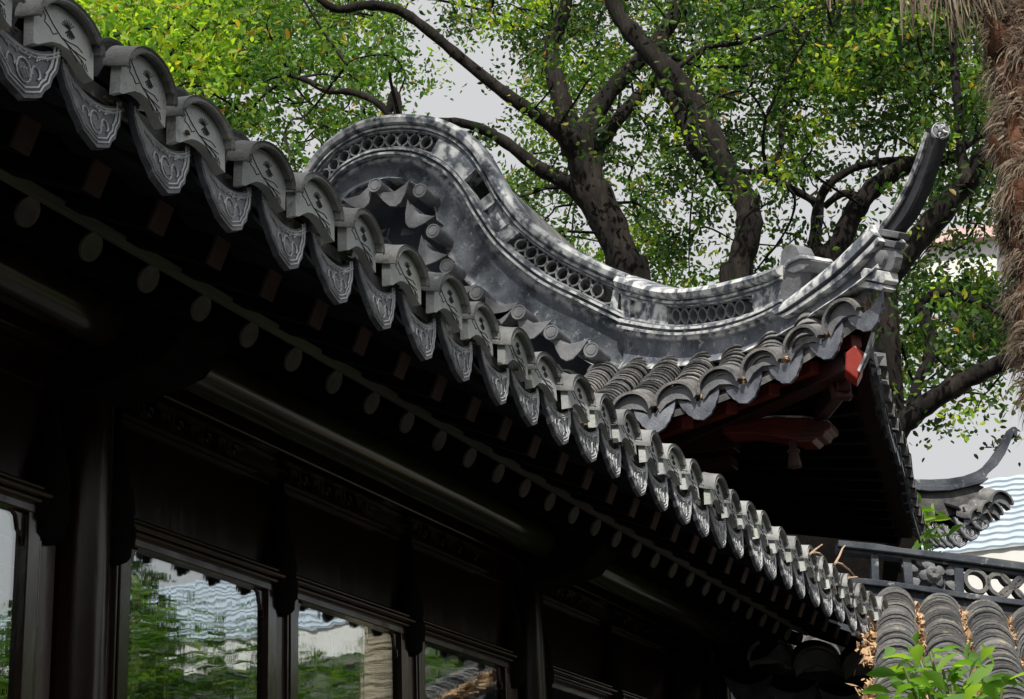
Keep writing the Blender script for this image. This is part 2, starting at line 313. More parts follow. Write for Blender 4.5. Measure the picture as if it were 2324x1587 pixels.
def make_cap(detail=True):
    mb = MB()
    hw = .079
    arch = [(hw, .160)]+[(hw*math.cos(a), .150+.060*math.sin(a)) for a in np.linspace(.18, math.pi-.18, 15)]+[(-hw, .160)]
    bottom = [(-hw, .105), (-.066, .108), (-.050, .119), (-.030, .131), (-.010, .136), (.010, .136), (.030, .131), (.050, .119), (.066, .108), (hw, .105)]
    loop = [(x, -.010, z) for x, z in arch+bottom]
    mb.prism(loop, (0, .022, 0), 0)
    # hood with rolled front edge, wider than the face
    out = [(.088, .152)]+[(.089*math.cos(a), .150+.073*math.sin(a)) for a in np.linspace(.10, math.pi-.10, 17)]+[(-.088, .152)]
    inn = [(x*.90, z-.011 if abs(x) < .08 else z+.001) for x, z in out][::-1]
    secs = [(-.026, .99, -.003), (-.030, 1.0, 0), (-.012, 1.0, .003), (.008, 1.0, .007), (.026, .985, .013)]
    mb.loft([[(x*s, y, z+dz+(0)) for x, z in out+inn] for y, s, dz in secs], True, 3)
    # barrel end behind
    barrel(mb, (0, .40, .125+.4*SL), (0, .045, .130+.045*SL), .066, .050, mi=2)
    if detail:
        def ln(pts, r=.0011): mb.tube([(x, -.0105, z) for x, z in pts], r, 4, True, 1)
        ln([(-.052, .186), (-.030, .165), (-.008, .150), (.020, .140), (.050, .128)], .0013)
        ln([(-.060, .182), (-.050, .172), (-.052, .160), (-.040, .156), (-.030, .146), (-.020, .152)])
        ln([(-.008, .150), (.012, .150), (.034, .152), (.048, .146)]); ln([(.004, .146), (.022, .132), (.034, .120)])
        ln([(.020, .140), (.040, .138), (.058, .136)])
        for a in np.linspace(.5, 2.6, 7): ln([(.012, .176), (.012+.020*math.cos(a+.4), .176+.016*math.sin(a+.4))], .0010)
        for a in np.linspace(-2.4, -.6, 6): ln([(.014, .176), (.014+.016*math.cos(a), .176+.018*math.sin(a))], .0016)
        for q in range(3): ln([(.044+.006*q, .128), (.050+.006*q, .118-.002*q)], .0009)
    return mb.build('cap_tile', [M['face'], M['groove'], M['pan'], M['hood']], None, smooth=True)
drip0 = make_drip(); cap0 = make_cap()
dripF = make_drip(False); dripF.name = 'drip_plain'; 
rr = random.Random(5)
def place(o, name, loc, parent, rotz=0, tilt=0, s=1):
    c = o.copy(); COL.objects.link(c); c.name = name
    adopt(c, parent); c.rotation_euler = (tilt, rr.uniform(-.02, .02), rotz); c.location = loc; c.scale = (s, s, s); return c
ORG[roof_o.name] = V3(0, 0, 0)
for i in idx:
    x = TX0+SP*i
    place(drip0, 'drip_tile', (x+rr.uniform(-.006, .006), YE+rr.uniform(-.004, .004), ZT+rr.uniform(-.006, .006)), roof_o, rr.uniform(-.05, .05), rr.uniform(-.05, .03), rr.uniform(.96, 1.05))
    place(cap0, 'cap_tile', (x+.080+rr.uniform(-.008, .008), YE-.004+rr.uniform(-.006, .006), ZT+.008+rr.uniform(-.007, .007)), roof_o, rr.uniform(-.07, .07), rr.uniform(-.06, .04), rr.uniform(.89, .93))
ms_ = random.Random(21)
for i in idx:                                    # dirt, moss and twig bits lodged in some of the pans
    if ms_.random() < .6:
        m = MB(); c = V3(TX0+SP*i+ms_.uniform(.03, .085), YE+ms_.uniform(.005, .03), ZT+.118+ms_.uniform(0, .012))
        for _ in range(ms_.randint(4, 10)):
            q = c+V3(ms_.gauss(0, .016), ms_.gauss(0, .010), ms_.gauss(0, .003)); s_ = ms_.uniform(.003, .008)
            m.box(q, (s_*ms_.uniform(1, 2.5), s_, s_*.7), [list(v) for v in Matrix.Rotation(ms_.uniform(0, 6), 3, 'Z')])
        m.build('lodged_debris', M['debris'] if ms_.random() < .6 else M['mossy'], roof_o)
# ---- rafters, boards
for i in idx:
    x = 2.464+SP*i
    m = MB(); m.bar((x, 1.806, 1.3526), (x, 2.75, 1.350+.95*.44), .048, .058); m.bar((x, 1.80, 1.350), (x, 1.806, 1.3526), .048, .058, mi=1); m.build('flying_rafter', [M['oldwood'], M['redwood']], gal)
    m = MB(); x2 = 2.596+SP*i-.2
    m.tube([(x2, 2.056, 1.3900), (x2, 3.2, 1.387+1.17*.44)], .0305, 14); m.tube([(x2, 2.05, 1.387), (x2, 2.056, 1.3900)], .0305, 14, mi=1); m.build('round_rafter', [M['oldwood'], M['rafterend']], gal, smooth=True)
b = MB(); b.box(((GX0+GX1)/2-.05, 2.018, 1.413), (GX1-GX0-.1, .035, .022), ((1, 0, 0), (0, .91, .41), (0, -.41, .91))); b.build('rafter_board', M['board'], gal, bevel=.003)
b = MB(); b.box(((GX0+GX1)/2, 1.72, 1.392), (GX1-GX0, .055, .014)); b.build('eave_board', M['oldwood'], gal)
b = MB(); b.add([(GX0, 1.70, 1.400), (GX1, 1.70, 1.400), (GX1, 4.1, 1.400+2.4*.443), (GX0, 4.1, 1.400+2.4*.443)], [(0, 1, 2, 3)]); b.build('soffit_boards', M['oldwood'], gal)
# ---- columns and beams
COLX = [.77, 3.36, 5.95, 8.20]
for x in COLX:
    m = MB(); m.tube([(x, 2.47, GZ), (x, 2.47, 1.42)], .072, 24); m.build('column', M['lacquer'], gal, smooth=True)
    m = MB()
    m.prism([(x-.09, 2.30, 1.50), (x-.09, 2.14, 1.50), (x-.09, 2.12, 1.46), (x-.09, 2.14, 1.38), (x-.09, 2.20, 1.32), (x-.09, 2.28, 1.30), (x-.09, 2.42, 1.28), (x-.09, 2.42, 1.50)], (.18, 0, 0))
    m.build('beam_head', M['oldwood'], gal, bevel=.008)
for a, c in zip(COLX[:-1], COLX[1:]):
    m = MB(); m.tube([(a+.09, 2.36, 1.435), ((a+c)/2, 2.36, 1.437), (c-.09, 2.36, 1.435)], .062, 20, mi=0); m.build('purlin', M['purlin'], gal, smooth=True)
m = MB(); m.box(((GX0+GX1)/2, 2.50, 1.16), (GX1-GX0, .05, .25)); m.build('header_panel', M['lacquer'], gal)
m = MB(); m.box(((GX0+GX1)/2, 2.46, 1.385), (GX1-GX0, .06, .045)); m.build('eave_beam', M['lacquer'], gal, bevel=.006)
for a, c in zip(COLX[:-1], COLX[1:]):           # carved fretwork strip of each bay
    m = MB(); x = a+.12
    while x < c-.30:
        L = .62 if x+.62 < c-.1 else c-.1-x
        for z in (1.290, 1.352): m.box((x+L/2, 2.455, z), (L, .02, .008))
        u_ = x+.02
        while u_ < x+L-.10:
            for (p, q) in (((0, 0), (.05, 0)), ((.05, 0), (.05, .03)), ((.05, .03), (.02, .03)), ((.02, .03), (.02, .015)), ((.07, .045), (.07, .015)), ((.0, .045), (.08, .045))):
                m.bar((u_+p[0], 2.452, 1.298+p[1]), (u_+q[0]+1e-4, 2.452, 1.298+q[1]+1e-4), .010, .005, up=(0, 1, 0.01))
            m.tube([(u_+.10+.012*math.cos(t), 2.450, 1.320+.012*math.sin(t)) for t in np.linspace(0, 5.5, 7)], .003, 4); u_ += .13
        x += L+.14
    m.box(((a+c)/2, 2.475, 1.32), (c-a-.14, .012, .08)); m.build('fretwork_panel', M['lacquer'], gal)
# ---- windows
def window(x0, x1):
    f = MB(); z1 = .980
    for xx in (x0-.022, x1+.022):
        f.box((xx, 2.463, (GZ+.6+z1)/2+.01), (.044, .024, z1-GZ-.6)); 
    f.box(((x0-.05), 2.470, (GZ+.6+z1)/2), (.010, .03, z1-GZ-.6)); f.box(((x1+.05), 2.470, (GZ+.6+z1)/2), (.010, .03, z1-GZ-.6))
    f.box(((x0+x1)/2, 2.461, z1+.010), (x1-x0+.088, .026, .020))
    for dz, dy, h in ((.028, .006, .012), (.042, .016, .014), (.058, .004, .012)): f.tube([(x0-.05, 2.450-dy, z1+dz), (x1+.05, 2.450-dy, z1+dz)], h*.62, 8)
    f.box(((x0+x1)/2, 2.461, z1+.042), (x1-x0+.1, .024, .046))
    for sx, xx in ((1, x0), (-1, x1)):          # scalloped spandrel at each upper corner
        f.prism([(xx, 2.462, z1), (xx, 2.462, z1-.075), (xx+sx*.006, 2.462, z1-.070), (xx+sx*.008, 2.462, z1-.050), (xx+sx*.020, 2.462, z1-.040), (xx+sx*.028, 2.462, z1-.012), (xx+sx*.045, 2.462, z1)], (0, .01, 0))
    wo = f.build('window', M['lacquer_worn'], gal, bevel=.003)
    p = MB(); p.box(((x0+x1)/2, 2.470, (GZ+.6+z1)/2), (x1-x0, .004, z1-GZ-.6)); adopt_(p.build('pane', M['glass']), wo)
    l = MB(); z = z1-.06; r = 0
    while z > .25:
        l.box(((x0+x1)/2-(.0 if r % 2 else .02), 2.480, z), (x1-x0-.01, .004, .006))
        x = x0+.06+(.09 if r % 2 else 0)
        while x < x1-.02: l.box((x, 2.482, z-.03), (.006, .004, .060)); x += .18
        z -= .060; r += 1
    adopt_(l.build('lattice', M['lattice']), wo)
def adopt_(o, parent): o.parent = parent; o.matrix_parent_inverse = Matrix.Translation(Vector(-V3(0, 0, 0)))
for x0 in (COLX[0]+.204, COLX[1]+.184, COLX[2]+.144):
    for k in range(3):
        a = x0+k*.782
        if a > GX1-.5: break
        window(a, a+.62)
for c in COLX:                                   # flat glossy strips beside columns and between casements
    for dx in (-.12, .12):
        m = MB(); m.box((c+dx, 2.478, (GZ+.93)/2), (.075, .02, .93-GZ)); m.build('jamb_strip', M['strip'], gal)
for x0 in (COLX[0]+.204, COLX[1]+.184, COLX[2]+.144):
    for k in range(2):
        a = x0+k*.782+.62
        m = MB(); m.box((a+.081, 2.474, (GZ+.94)/2), (.062, .02, .94-GZ)); m.build('mullion', M['strip'], gal)
def bracket(x):
    m = MB(); prof = [(1.30, .006, .02), (1.26, .016, .03), (1.19, .030, .045), (1.13, .050, .065), (1.08, .066, .085), (1.05, .068, .088), (1.045, .060, .080), (1.01, .074, .095), (.975, .070, .09), (.968, .058, .08), (.945, .058, .075), (.935, .045, .06), (.925, .02, .03)]
    m.loft([[(x+hw*.88*math.cos(t), 2.462-dp*.45*math.sin(t), z) for t in np.linspace(0, math.pi, 9)]+[(x-hw*.88, 2.47, z), (x+hw*.88, 2.47, z)] for z, hw, dp in prof])
    m.build('bracket', M['oldwood'], gal, smooth=False)
for c in COLX:
    for dx in (-.125, .125): bracket(c+dx)
for x0 in (COLX[0]+.204, COLX[1]+.184, COLX[2]+.144):
    for k in range(2): bracket(x0+k*.782+.701)
m = MB(); m.box((4.45, 2.50, -.85), (7.6, .06, 1.5)); m.build('sill_wall', M['lacquer'], gal)
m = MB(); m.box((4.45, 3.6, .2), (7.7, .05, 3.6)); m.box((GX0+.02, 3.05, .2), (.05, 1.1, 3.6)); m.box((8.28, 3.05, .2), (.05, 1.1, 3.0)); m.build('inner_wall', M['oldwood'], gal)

# ================================================================ PAVILION
pav = thing('pavilion', 'pavilion with a humped pierced grey ridge, upswept corner horn and red painted eaves', 'building', (10.5, 4.2, GZ))
XG = 9.2
PG = Plane((XG, 0, 0), (1, 0, 0))
HN = V3(1.66, -1.35, 0)/math.hypot(1.66, 1.35)
PH = Plane((XG, 3.12, 0), HN)                    # vertical plane of the hip
def respair(pairs, m):
    T = catmull([p[0] for p in pairs], m); B = catmull([p[1] for p in pairs], m); return T, B
def ribbon(mb, T, B, pl, sec, i0, i1, mi=0, cap=True):
    """sweep the closed section [(v, depth)] between two traced edges; v 0 = upper edge, 1 = lower edge"""
    loops = []
    for i in range(i0, i1+1):
        a = pl(*T[i]); b = pl(*B[i]); loops.append([a+(b-a)*v+pl.n*d for v, d in sec])
    mb.loft(loops, cap, mi)
def rings(mb, T, B, pl, i0, i1, v, r_, dep, r=.006, step=.085, sq=1.0):
    """row of overlapping circles along the middle of the band"""
    pts = []
    for i in range(i0, i1+1):
        a = pl(*T[i]); b = pl(*B[i]); pts.append((a+(b-a)*v, (b-a)*r_))
    C = np.array([p[0] for p in pts]); A = np.array([p[1] for p in pts])
    s = np.r_[0, np.cumsum(np.linalg.norm(np.diff(C, axis=0), axis=1))]
    q = step*.35
    while q < s[-1]-step*.3:
        c = np.array([np.interp(q, s, C[:, k]) for k in range(3)]); a = np.array([np.interp(q, s, A[:, k]) for k in range(3)])
        t = np.array([np.interp(min(q+.01, s[-1]), s, C[:, k]) for k in range(3)])-np.array([np.interp(max(q-.01, 0), s, C[:, k]) for k in range(3)]); t /= np.linalg.norm(t)
        L = [c+a*math.sin(h)+t*(step*.98)*math.cos(h)+pl.n*dep for h in np.linspace(0, 2*math.pi, 17)[:-1]]
        n = len(L); vs = []
        for k, p in enumerate(L):
            o = p-c-pl.n*dep; o /= np.linalg.norm(o)
            vs += [p+o*r*.75+pl.n*.018, p+o*r*.75-pl.n*.03, p-o*r*.75-pl.n*.03, p-o*r*.75+pl.n*.018]
        mb.add(vs, [(k*4+e, k*4+(e+1) % 4, ((k+1) % n)*4+(e+1) % 4, ((k+1) % n)*4+e) for k in range(n) for e in range(4)])
        q += step
def band(name, pairs, pl, m, solid, opens, recess, parent, back=-.10, mt='plaster', step=.085, first=0, last=None, topround=.10):
    T, B = respair(pairs, m); n = len(T)-1; last = n if last is None else last
    mb = MB()
    F = .055
    ribbon(mb, T, B, pl, [(-.02, back-.02), (-.10, back*.5), (-.10, F*.2), (-.04, F+.035), (.06, F+.05), (.17, F+.040), (.20, F+.015), (.20, back-.02)], first, last)      # rounded coping
    ribbon(mb, T, B, pl, [(.205, back), (.205, F+.005), (.235, F+.018), (.285, F+.018), (.30, F+.002), (.34, F), (.34, back)], first, last)
    ribbon(mb, T, B, pl, [(.76, back), (.76, F), (.80, F+.002), (.815, F+.020), (.87, F+.022), (.885, F+.004), (.93, F+.004), (.945, F+.028), (1.0, F+.028), (1.0, back)], first, last)
    o = mb.build(name, M[mt], parent, smooth=True)
    for a, b_ in solid:
        mb = MB(); ribbon(mb, T, B, pl, [(.335, back+.01), (.335, F-.003), (.765, F-.003), (.765, back+.01)], int(a*m), int(b_*m)); mb.build('ridge_panel', M[mt], parent)
    for a, b_ in recess:
        mb = MB(); ribbon(mb, T, B, pl, [(.335, back+.01), (.335, F-.028), (.765, F-.028), (.765, back+.01)], int(a*m), int(b_*m))
        for v0, v1 in ((.335, .37), (.73, .765)): ribbon(mb, T, B, pl, [(v0, F-.03), (v0, F-.008), (v1, F-.008), (v1, F-.03)], int(a*m), int(b_*m))
        mb.build('ridge_panel', M[mt], parent)
    for a, b_ in opens:
        mb = MB(); rings(mb, T, B, pl, int(a*m), int(b_*m), .55, .205, .02, .007, step)
        mb.build('pierced_tracery', M['petal'], parent)
    return T, B
gp = [((628, 640), (690, 650)), ((648, 530), (708, 545)), ((690, 428), (737, 468)), ((745, 348), (783, 404)), ((820, 296), (838, 372)), ((900, 277), (890, 361)), ((980, 279), (944, 365)),
      ((1040, 298), (988, 383)), ((1088, 336), (1024, 408)), ((1122, 386), (1056, 446)), ((1157, 446), (1088, 500)), ((1212, 513), (1140, 572)), ((1290, 568), (1232, 648)), ((1370, 610), (1330, 698)), ((1432, 636), (1432, 748))]
TG, BG = band('gable_ridge', gp, PG, 6, [(0, 2.4), (6.7, 8.7), (9.8, 10.15), (10.7, 11.05), (13.5, 13.67)], [(2.4, 6.7), (11.05, 13.5)], [(10.15, 10.7), (13.67, 14)], pav, mt='plaster', step=.082)
hp = [((1428, 636), (1428, 748)), ((1500, 657), (1500, 760)), ((1560, 665), (1570, 765)), ((1640, 657), (1650, 757)), ((1700, 644), (1715, 740)), ((1760, 628), (1768, 718)), ((1800, 612), (1800, 700))]
TH, BH = band('hip_ridge', hp, PH, 6, [(0, .34), (.95, 1.5), (4.35, 6)], [(1.5, 4.35)], [(.34, .95)], pav, mt='ridge', step=.085)
# plaster slope below the gable ridge, down to the verge tiles
V = [(730, 640), (742, 560), (760, 492), (800, 440), (850, 415), (905, 408), (950, 425), (985, 462), (1000, 520), (1020, 580), (1050, 630), (1100, 675), (1170, 722), (1250, 770), (1330, 815), (1432, 845)]
Bv = [g_[1] for g_ in gp]+[(1432, 748)]
T2 = catmull([g_[1] for g_ in gp], 6)
Vv = catmull(V, 6)[:len(T2)] if False else catmull(V, 6)
Vr = np.array([[np.interp(u_, np.linspace(0, 1, len(Vv)), Vv[:, k]) for k in (0, 1)] for u_ in np.linspace(0, 1, len(T2))])
mb = MB(); ribbon(mb, T2, Vr, PG, [(0, -.1), (0, .035), (.12, .045), (.3, .015), (.6, -.005), (.85, .0), (1.0, .03), (1.0, -.1)], 0, len(T2)-1)
mb.build('verge_plaster', M['plaster'], pav, smooth=True)
# recessed gable wall
mb = MB(); w_ = [PG(*p)-V3(-.16, 0, 0) for p in V]; w_ += [PG(1432, 900)+V3(.16, 0, 0), PG(700, 900)+V3(.16, 0, 0)]
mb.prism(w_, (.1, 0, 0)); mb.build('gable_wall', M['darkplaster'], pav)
# verge tiles: barrel ends that poke out of the gable, hanging petals between them
cir = [(768, 478), (850, 420), (952, 432), (982, 524), (1013, 604), (1081, 664), (1176, 708), (1250, 754), (1341, 794)]
for k, (x, y) in enumerate(cir):
    c = onx(x, y, XG-.20); L = .28 if k != 6 else .24
    m = MB(); R_ = .044
    prof = [(0, R_*.62), (0, R_*.62), (.004, R_*.70), (.004, R_*.78), (0, R_*.84), (0, R_), (.012, R_*1.02), (.03, R_*.97), (L, R_*.97)]
    lo = [[c+V3(dx, r*math.cos(t), r*math.sin(t)) for t in np.linspace(0, 2*math.pi, 21)[:-1]] for dx, r in prof]
    m.loft(lo); m.build('verge_tile_end', M['petal'], pav, smooth=True)
pet = [((400, 650), -20), ((622, 632), -8), ((765, 775), 38), ((850, 1020), 42), ((1030, 1262), 25), ((1290, 1440), 12)]
pet = [((681+x*.3418, 227+y*.3418), a) for (x, y), a in pet]+[((1130, 700), 22), ((1205, 742), 20), ((1290, 790), 12)]
for (x, y), a in pet:
    c = onx(x, y, XG-.17); a = math.radians(-a); m = MB()
    o = [(-.095, .055), (-.06, -.012), (-.03, -.050), (0, -.062), (.03, -.050), (.06, -.012), (.095, .055), (.055, .030), (0, .018), (-.055, .030)]
    p_sc = 1.22; o = [(p*p_sc, q*p_sc) for p, q in o]
    m.prism([c+V3(0, -(p*math.cos(a)-q*math.sin(a)), p*math.sin(a)*-1*-1*0+(p*-math.sin(a)*-1+q*math.cos(a))) for p, q in o], (.012, 0, 0))
    m.prism([c+V3(.012, -(p*.95*math.cos(a)-q*math.sin(a)), (p*.95*math.sin(a)+q*math.cos(a))) for p, q in [(-.095, .055), (-.06, .022), (0, .006), (.06, .022), (.095, .055), (.06, .045), (0, .028), (-.06, .045)]], (.20, 0, 0))
    m.build('verge_petal', M['petal'], pav, smooth=False, bevel=.003)
# hip body between ridge and tiles
hb = [((1428, 748), (1428, 842)), ((1500, 760), (1510, 840)), ((1570, 765), (1590, 832)), ((1650, 757), (1680, 815)), ((1715, 740), (1740, 792)), ((1768, 718), (1795, 765)), ((1800, 700), (1835, 742)), ((1850, 668), (1885, 708)), ((1920, 618), (1940, 672)), ((1985, 558), (1990, 636)), ((2008, 532), (2016, 612))]
T, B = respair(hb, 5)
mb = MB(); ribbon(mb, T, B, PH, [(0, -.1), (0, .048), (.10, .052), (.18, .042), (.24, .030), (.5, .030), (.8, .045), (1.0, .075), (1.0, -.06)], 0, len(T)-1); mb.build('hip_base', M['ridge'], pav, smooth=True)
lr = [((1785, 712), (1798, 726)), ((1808, 698), (1822, 716)), ((1850, 668), (1866, 688)), ((1920, 614), (1934, 640)), ((1985, 552), (2000, 580)), ((2008, 526), (2026, 552))]
T, B = respair(lr, 5)
mb = MB(); ribbon(mb, T, B, PH, [(-.5, -.08), (-.5, .06), (.0, .085), (.45, .085), (.55, .06), (.65, .06), (.7, .075), (1.0, .075), (1.0, -.09)], 0, len(T)-1); mb.build('lower_hip_coping', M['ridge'], pav, smooth=True)
hn = [((2000, 540), (2030, 546)), ((2022, 510), (2049, 521)), ((2045, 478), (2071, 493)), ((2068, 437), (2094, 449)), ((2088, 392), (2113, 401)), ((2105, 345), (2129, 353)), ((2117, 305), (2142, 313)), ((2121, 292), (2146, 300))]
T, B = respair(hn, 4)
mb = MB(); ribbon(mb, T, B, PH, [(.0, -.035), (.0, .035), (.08, .042), (.14, .034), (.2, .026), (.6, .024), (.85, .03), (.96, .02), (.96, -.03)], 0, len(T)-1); mb.build('corner_horn', M['hornwood'], pav, smooth=True)
c = PH(2134, 300); ax = (PH(2121, 292)-PH(2105, 345)); ax /= np.linalg.norm(ax); s1 = PH.n; s2 = np.cross(ax, s1)
fd = -ray(2134, 300); fd /= np.linalg.norm(fd); fd = fd*.75+ax*.25; fd /= np.linalg.norm(fd); u1 = np.cross(fd, (0, 0, 1)); u1 /= np.linalg.norm(u1); u2 = np.cross(u1, fd)
mb = MB(); mb.loft([[c+fd*d+u1*r*math.cos(t)+u2*r*math.sin(t) for t in np.linspace(0, 2*math.pi, 19)[:-1]] for d, r in ((-.05, .030), (-.03, .040), (.02, .040), (.028, .036), (.024, .032), (.030, .020), (.032, .004))])
for t in (.6, 1.9, 3.3, 4.7): mb.tube([c+fd*.03+u1*.008*math.cos(t)+u2*.008*math.sin(t), c+fd*.034+u1*.020*math.cos(t+.5)+u2*.020*math.sin(t+.5), c+fd*.028+u1*.030*math.cos(t+.3)+u2*.030*math.sin(t+.3)], .005, 5)
mb.build('horn_tip', M['ridge'], pav, smooth=True)
# stepped corbels under the horn
def slab(name, poly, f, b_, mt='ridge', pl=PH, par=None): 
    m = MB(); m.prism([pl(*p)+pl.n*f for p in poly], -pl.n*(f+b_)); return m.build(name, M[mt], pav if par is None else par, bevel=.004)
slab('horn_corbel', [(2008, 520), (2060, 530), (2054, 545), (2000, 535)], .045, .02, 'petal')
slab('horn_corbel', [(2000, 541), (2052, 551), (2046, 566), (1996, 556)], .042, .015, 'petal')
slab('horn_corbel', [(1990, 560), (2044, 566), (2046, 585), (2040, 612), (2034, 618), (1976, 610), (1982, 600)], .035, .01, 'petal')
mb = MB(); mb.tube([PH(2018, 588)+PH.n*.03, PH(2018, 588)+PH.n*.055, PH(2018, 588)+PH.n*.06], [.036, .034, .02], 14); mb.build('horn_boss', M['petal'], pav, smooth=True)
slab('corner_block', [(1985, 612), (2032, 620), (2034, 640), (2028, 648), (1978, 636), (1976, 624)], .06, .015, 'ridge')
slab('corner_block', [(1972, 640), (2026, 650), (2030, 658), (2022, 664), (1968, 654), (1964, 645)], .055, .012, 'ridge')
# finial slab and bracket leaf on the hip ridge
slab('finial', [(1795, 705), (1793, 600), (1796, 575), (1805, 562), (1818, 558), (1830, 563), (1838, 578), (1841, 600), (1838, 640), (1830, 690)], .06, .03, 'petal')
slab('finial_neck', [(1806, 615), (1806, 700), (1850, 668), (1846, 625)], -.01, .05, 'petal')
slab('finial_leaf', [(1806, 612), (1820, 596), (1845, 586), (1860, 586), (1868, 595), (1862, 608), (1848, 618), (1828, 625), (1812, 621)], .07, .06, 'petal')
slab('finial_leaf', [(1806, 610), (1820, 594), (1845, 584), (1860, 584), (1868, 592), (1862, 593), (1845, 593), (1822, 603), (1810, 616)], .08, .07)
hcp = [((1998, 536), (2004, 542)), ((2020, 506), (2026, 512)), ((2043, 474), (2049, 480)), ((2066, 433), (2073, 438)), ((2086, 389), (2093, 393)), ((2103, 343), (2110, 346)), ((2116, 303), (2122, 306))]
T, B = respair(hcp, 4)
mb = MB(); ribbon(mb, T, B, PH, [(-.1, -.04), (-.1, .042), (.5, .048), (1.0, .042), (1.0, -.04)], 0, len(T)-1); mb.build('sunlit_horn_edge', M['ridge'], pav, smooth=True)  # pale strip painting the sun along the horn's upper edge
# ---- front skirt roof: eave tips (traced) with their depth
tipx = [(1491, 982, 8.2), (1596, 953, 8.2), (1696, 915, 8.17), (1792, 869, 8.08), (1886, 813, 7.97), (1977, 749, 7.86)]
E_ = [onx(*t) for t in tipx]
st = E_[0]-E_[1]; st[0] = 0; st[2] = -.005
E_ = [E_[0]+st*k for k in range(9, 0, -1)]+E_                 # on to the left, behind the gallery tiles
E_ = np.array(E_); ES = .24/.2*.98
Jc = [(1428, 842), (1510, 840), (1590, 832), (1680, 815), (1740, 792), (1795, 765), (1835, 742), (1885, 708), (1940, 672), (1990, 640)]
J3 = np.array([PH(*p) for p in Jc])              # junction with the hip, going down in Y
def top_at(y):
    if y > 3.12: return V3(XG, y, J3[0][2]-.01)
    o = np.argsort(J3[:, 1]); return V3(np.interp(y, J3[o, 1], J3[o, 0]), y, np.interp(y, J3[o, 1], J3[o, 2]))
ts = MB(); ch = MB()
n = len(E_)
for i in range(n-1):
    mid = (E_[i]+E_[i+1])/2+V3(.05, 0, .125)
    tp = top_at(mid[1]); 
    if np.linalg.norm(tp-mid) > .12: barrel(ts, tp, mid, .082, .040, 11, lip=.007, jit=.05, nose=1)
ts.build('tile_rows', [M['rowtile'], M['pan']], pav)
for i in range(n-1):
    a, b_ = E_[i]+V3(.03, 0, .095), E_[i+1]+V3(.03, 0, .095); c_, d_ = top_at(b_[1]), top_at(a[1])
    ch.add([a, b_, c_, d_, a-V3(0, 0, .03), b_-V3(0, 0, .03), c_-V3(0, 0, .03), d_-V3(0, 0, .03)], [(0, 1, 2, 3), (7, 6, 5, 4), (0, 4, 5, 1)])
ch.build('tile_bed', M['oldtile'], pav)
mb = MB(); k = 0
for i in range(n-1):                             # litter caught between the rows
    for _ in range(26):
        t = random.random()**1.6; a = E_[i+1]+V3(.05, 0, .105); b_ = top_at(a[1]) if a[1] > 1.9 else a
        p = a+(b_-a)*t*.7+V3(0, random.uniform(-.025, .025), random.uniform(.008, .03)); q = rng.normal(size=3)*.014; r_ = rng.normal(size=3)*.010
        mb.add([p-q, p+r_, p+q, p-r_], [(0, 1, 2, 3)])
mb.build('leaf_litter', M['dryleaf'], pav)
def hoodcap():
    m = MB(); hw = .080
    out = [(.098*math.cos(a), .118+.085*math.sin(a)) for a in np.linspace(0.0, math.pi, 17)]; inn = [(x*.88, z-.012) for x, z in out][::-1]
    m.loft([[(x*s, y, z+.45*max(y, 0)) for x, z in out+inn] for y, s in ((-.025, 1), (.03, 1.0), (.10, .98))], True, 0)
    m.prism([(x*.9, .004, z-.012) for x, z in out]+[(-.085, .004, .085), (-.05, .004, .115), (0, .004, .130), (.05, .004, .115), (.085, .004, .085)], (0, .04, 0), 1)
    return m.build('hood_tile', [M['oldtile'], M['petal']], None, smooth=True)
hood0 = hoodcap()
m_ = MB(); m_.prism([(x*1.0, .11*z, z) for x, z in [(-x, z) for x, z in drip_half[::-1]][:-1]+drip_half+[(x, Utop(x)) for x in np.linspace(.094, -.094, 15)][1:-1]], (0, .014, 0)); dripE = m_.build('drip_end', M['tile'])
for i in range(n):
    t = E_[min(i+1, n-1)]-E_[max(i-1, 0)]; rz = math.atan2(t[1], t[0]); 
    o = place(dripF if i < n-1 else dripE, 'drip_tile', tuple(E_[i]), pav, rz, 0, 1.17); o.rotation_euler = (0, -math.asin(t[2]/np.linalg.norm(t)), rz)
    if i < n-1:
        mid = (E_[i]+E_[i+1])/2; o = place(hood0, 'hood_tile', tuple(mid+V3(.0, 0, 0)), pav, rz, 0, 1.1); o.rotation_euler = (0, -math.asin(t[2]/np.linalg.norm(t)), rz)
# ---- side eave running away from the corner
SE = catmull([(7.86, 1.48, 2.665), (8.2, 1.555, 2.60), (8.7, 1.65, 2.54), (9.3, 1.74, 2.50), (10.0, 1.82, 2.475), (10.8, 1.95, 2.465), (11.6, 2.06, 2.46), (11.9, 2.09, 2.46)], 10)
s = np.r_[0, np.cumsum(np.linalg.norm(np.diff(SE, axis=0), axis=1))]
q = .34; side = []
while q < s[-1]: side.append(np.array([np.interp(q, s, SE[:, k]) for k in range(3)])); q += .235
for i in range(1, len(side)-1):
    p = side[i]; t = side[i+1]-p; rz = math.atan2(t[1], t[0])
    place(dripF, 'drip_tile', tuple(p), pav, rz, 0, 1.15); place(hood0, 'hood_tile', tuple(p+t*.5), pav, rz, 0, 1.08)
sr = MB()
for i in range(len(side)-1):                     # side slope and its rows
    a, b_ = side[i]+V3(0, .05, .10), side[i+1]+V3(0, .05, .10)
    if side[i][0] < 8.0: continue
    def up(p): 
        
        if p[0] > 9.2: return V3(p[0], 3.35, 3.13)
        o = np.argsort(J3[:, 0]); return V3(p[0], np.interp(p[0], J3[o, 0], J3[o, 1])-.02, np.interp(p[0], J3[o, 0], J3[o, 2])-.06)
    sr.add([a, b_, up(b_), up(a)], [(0, 1, 2, 3)]); m_ = (a+b_)/2; barrel(sr, up(m_), m_+V3(0, 0, .02), .085, .07)
sr.build('side_slope', M['oldtile'], pav)
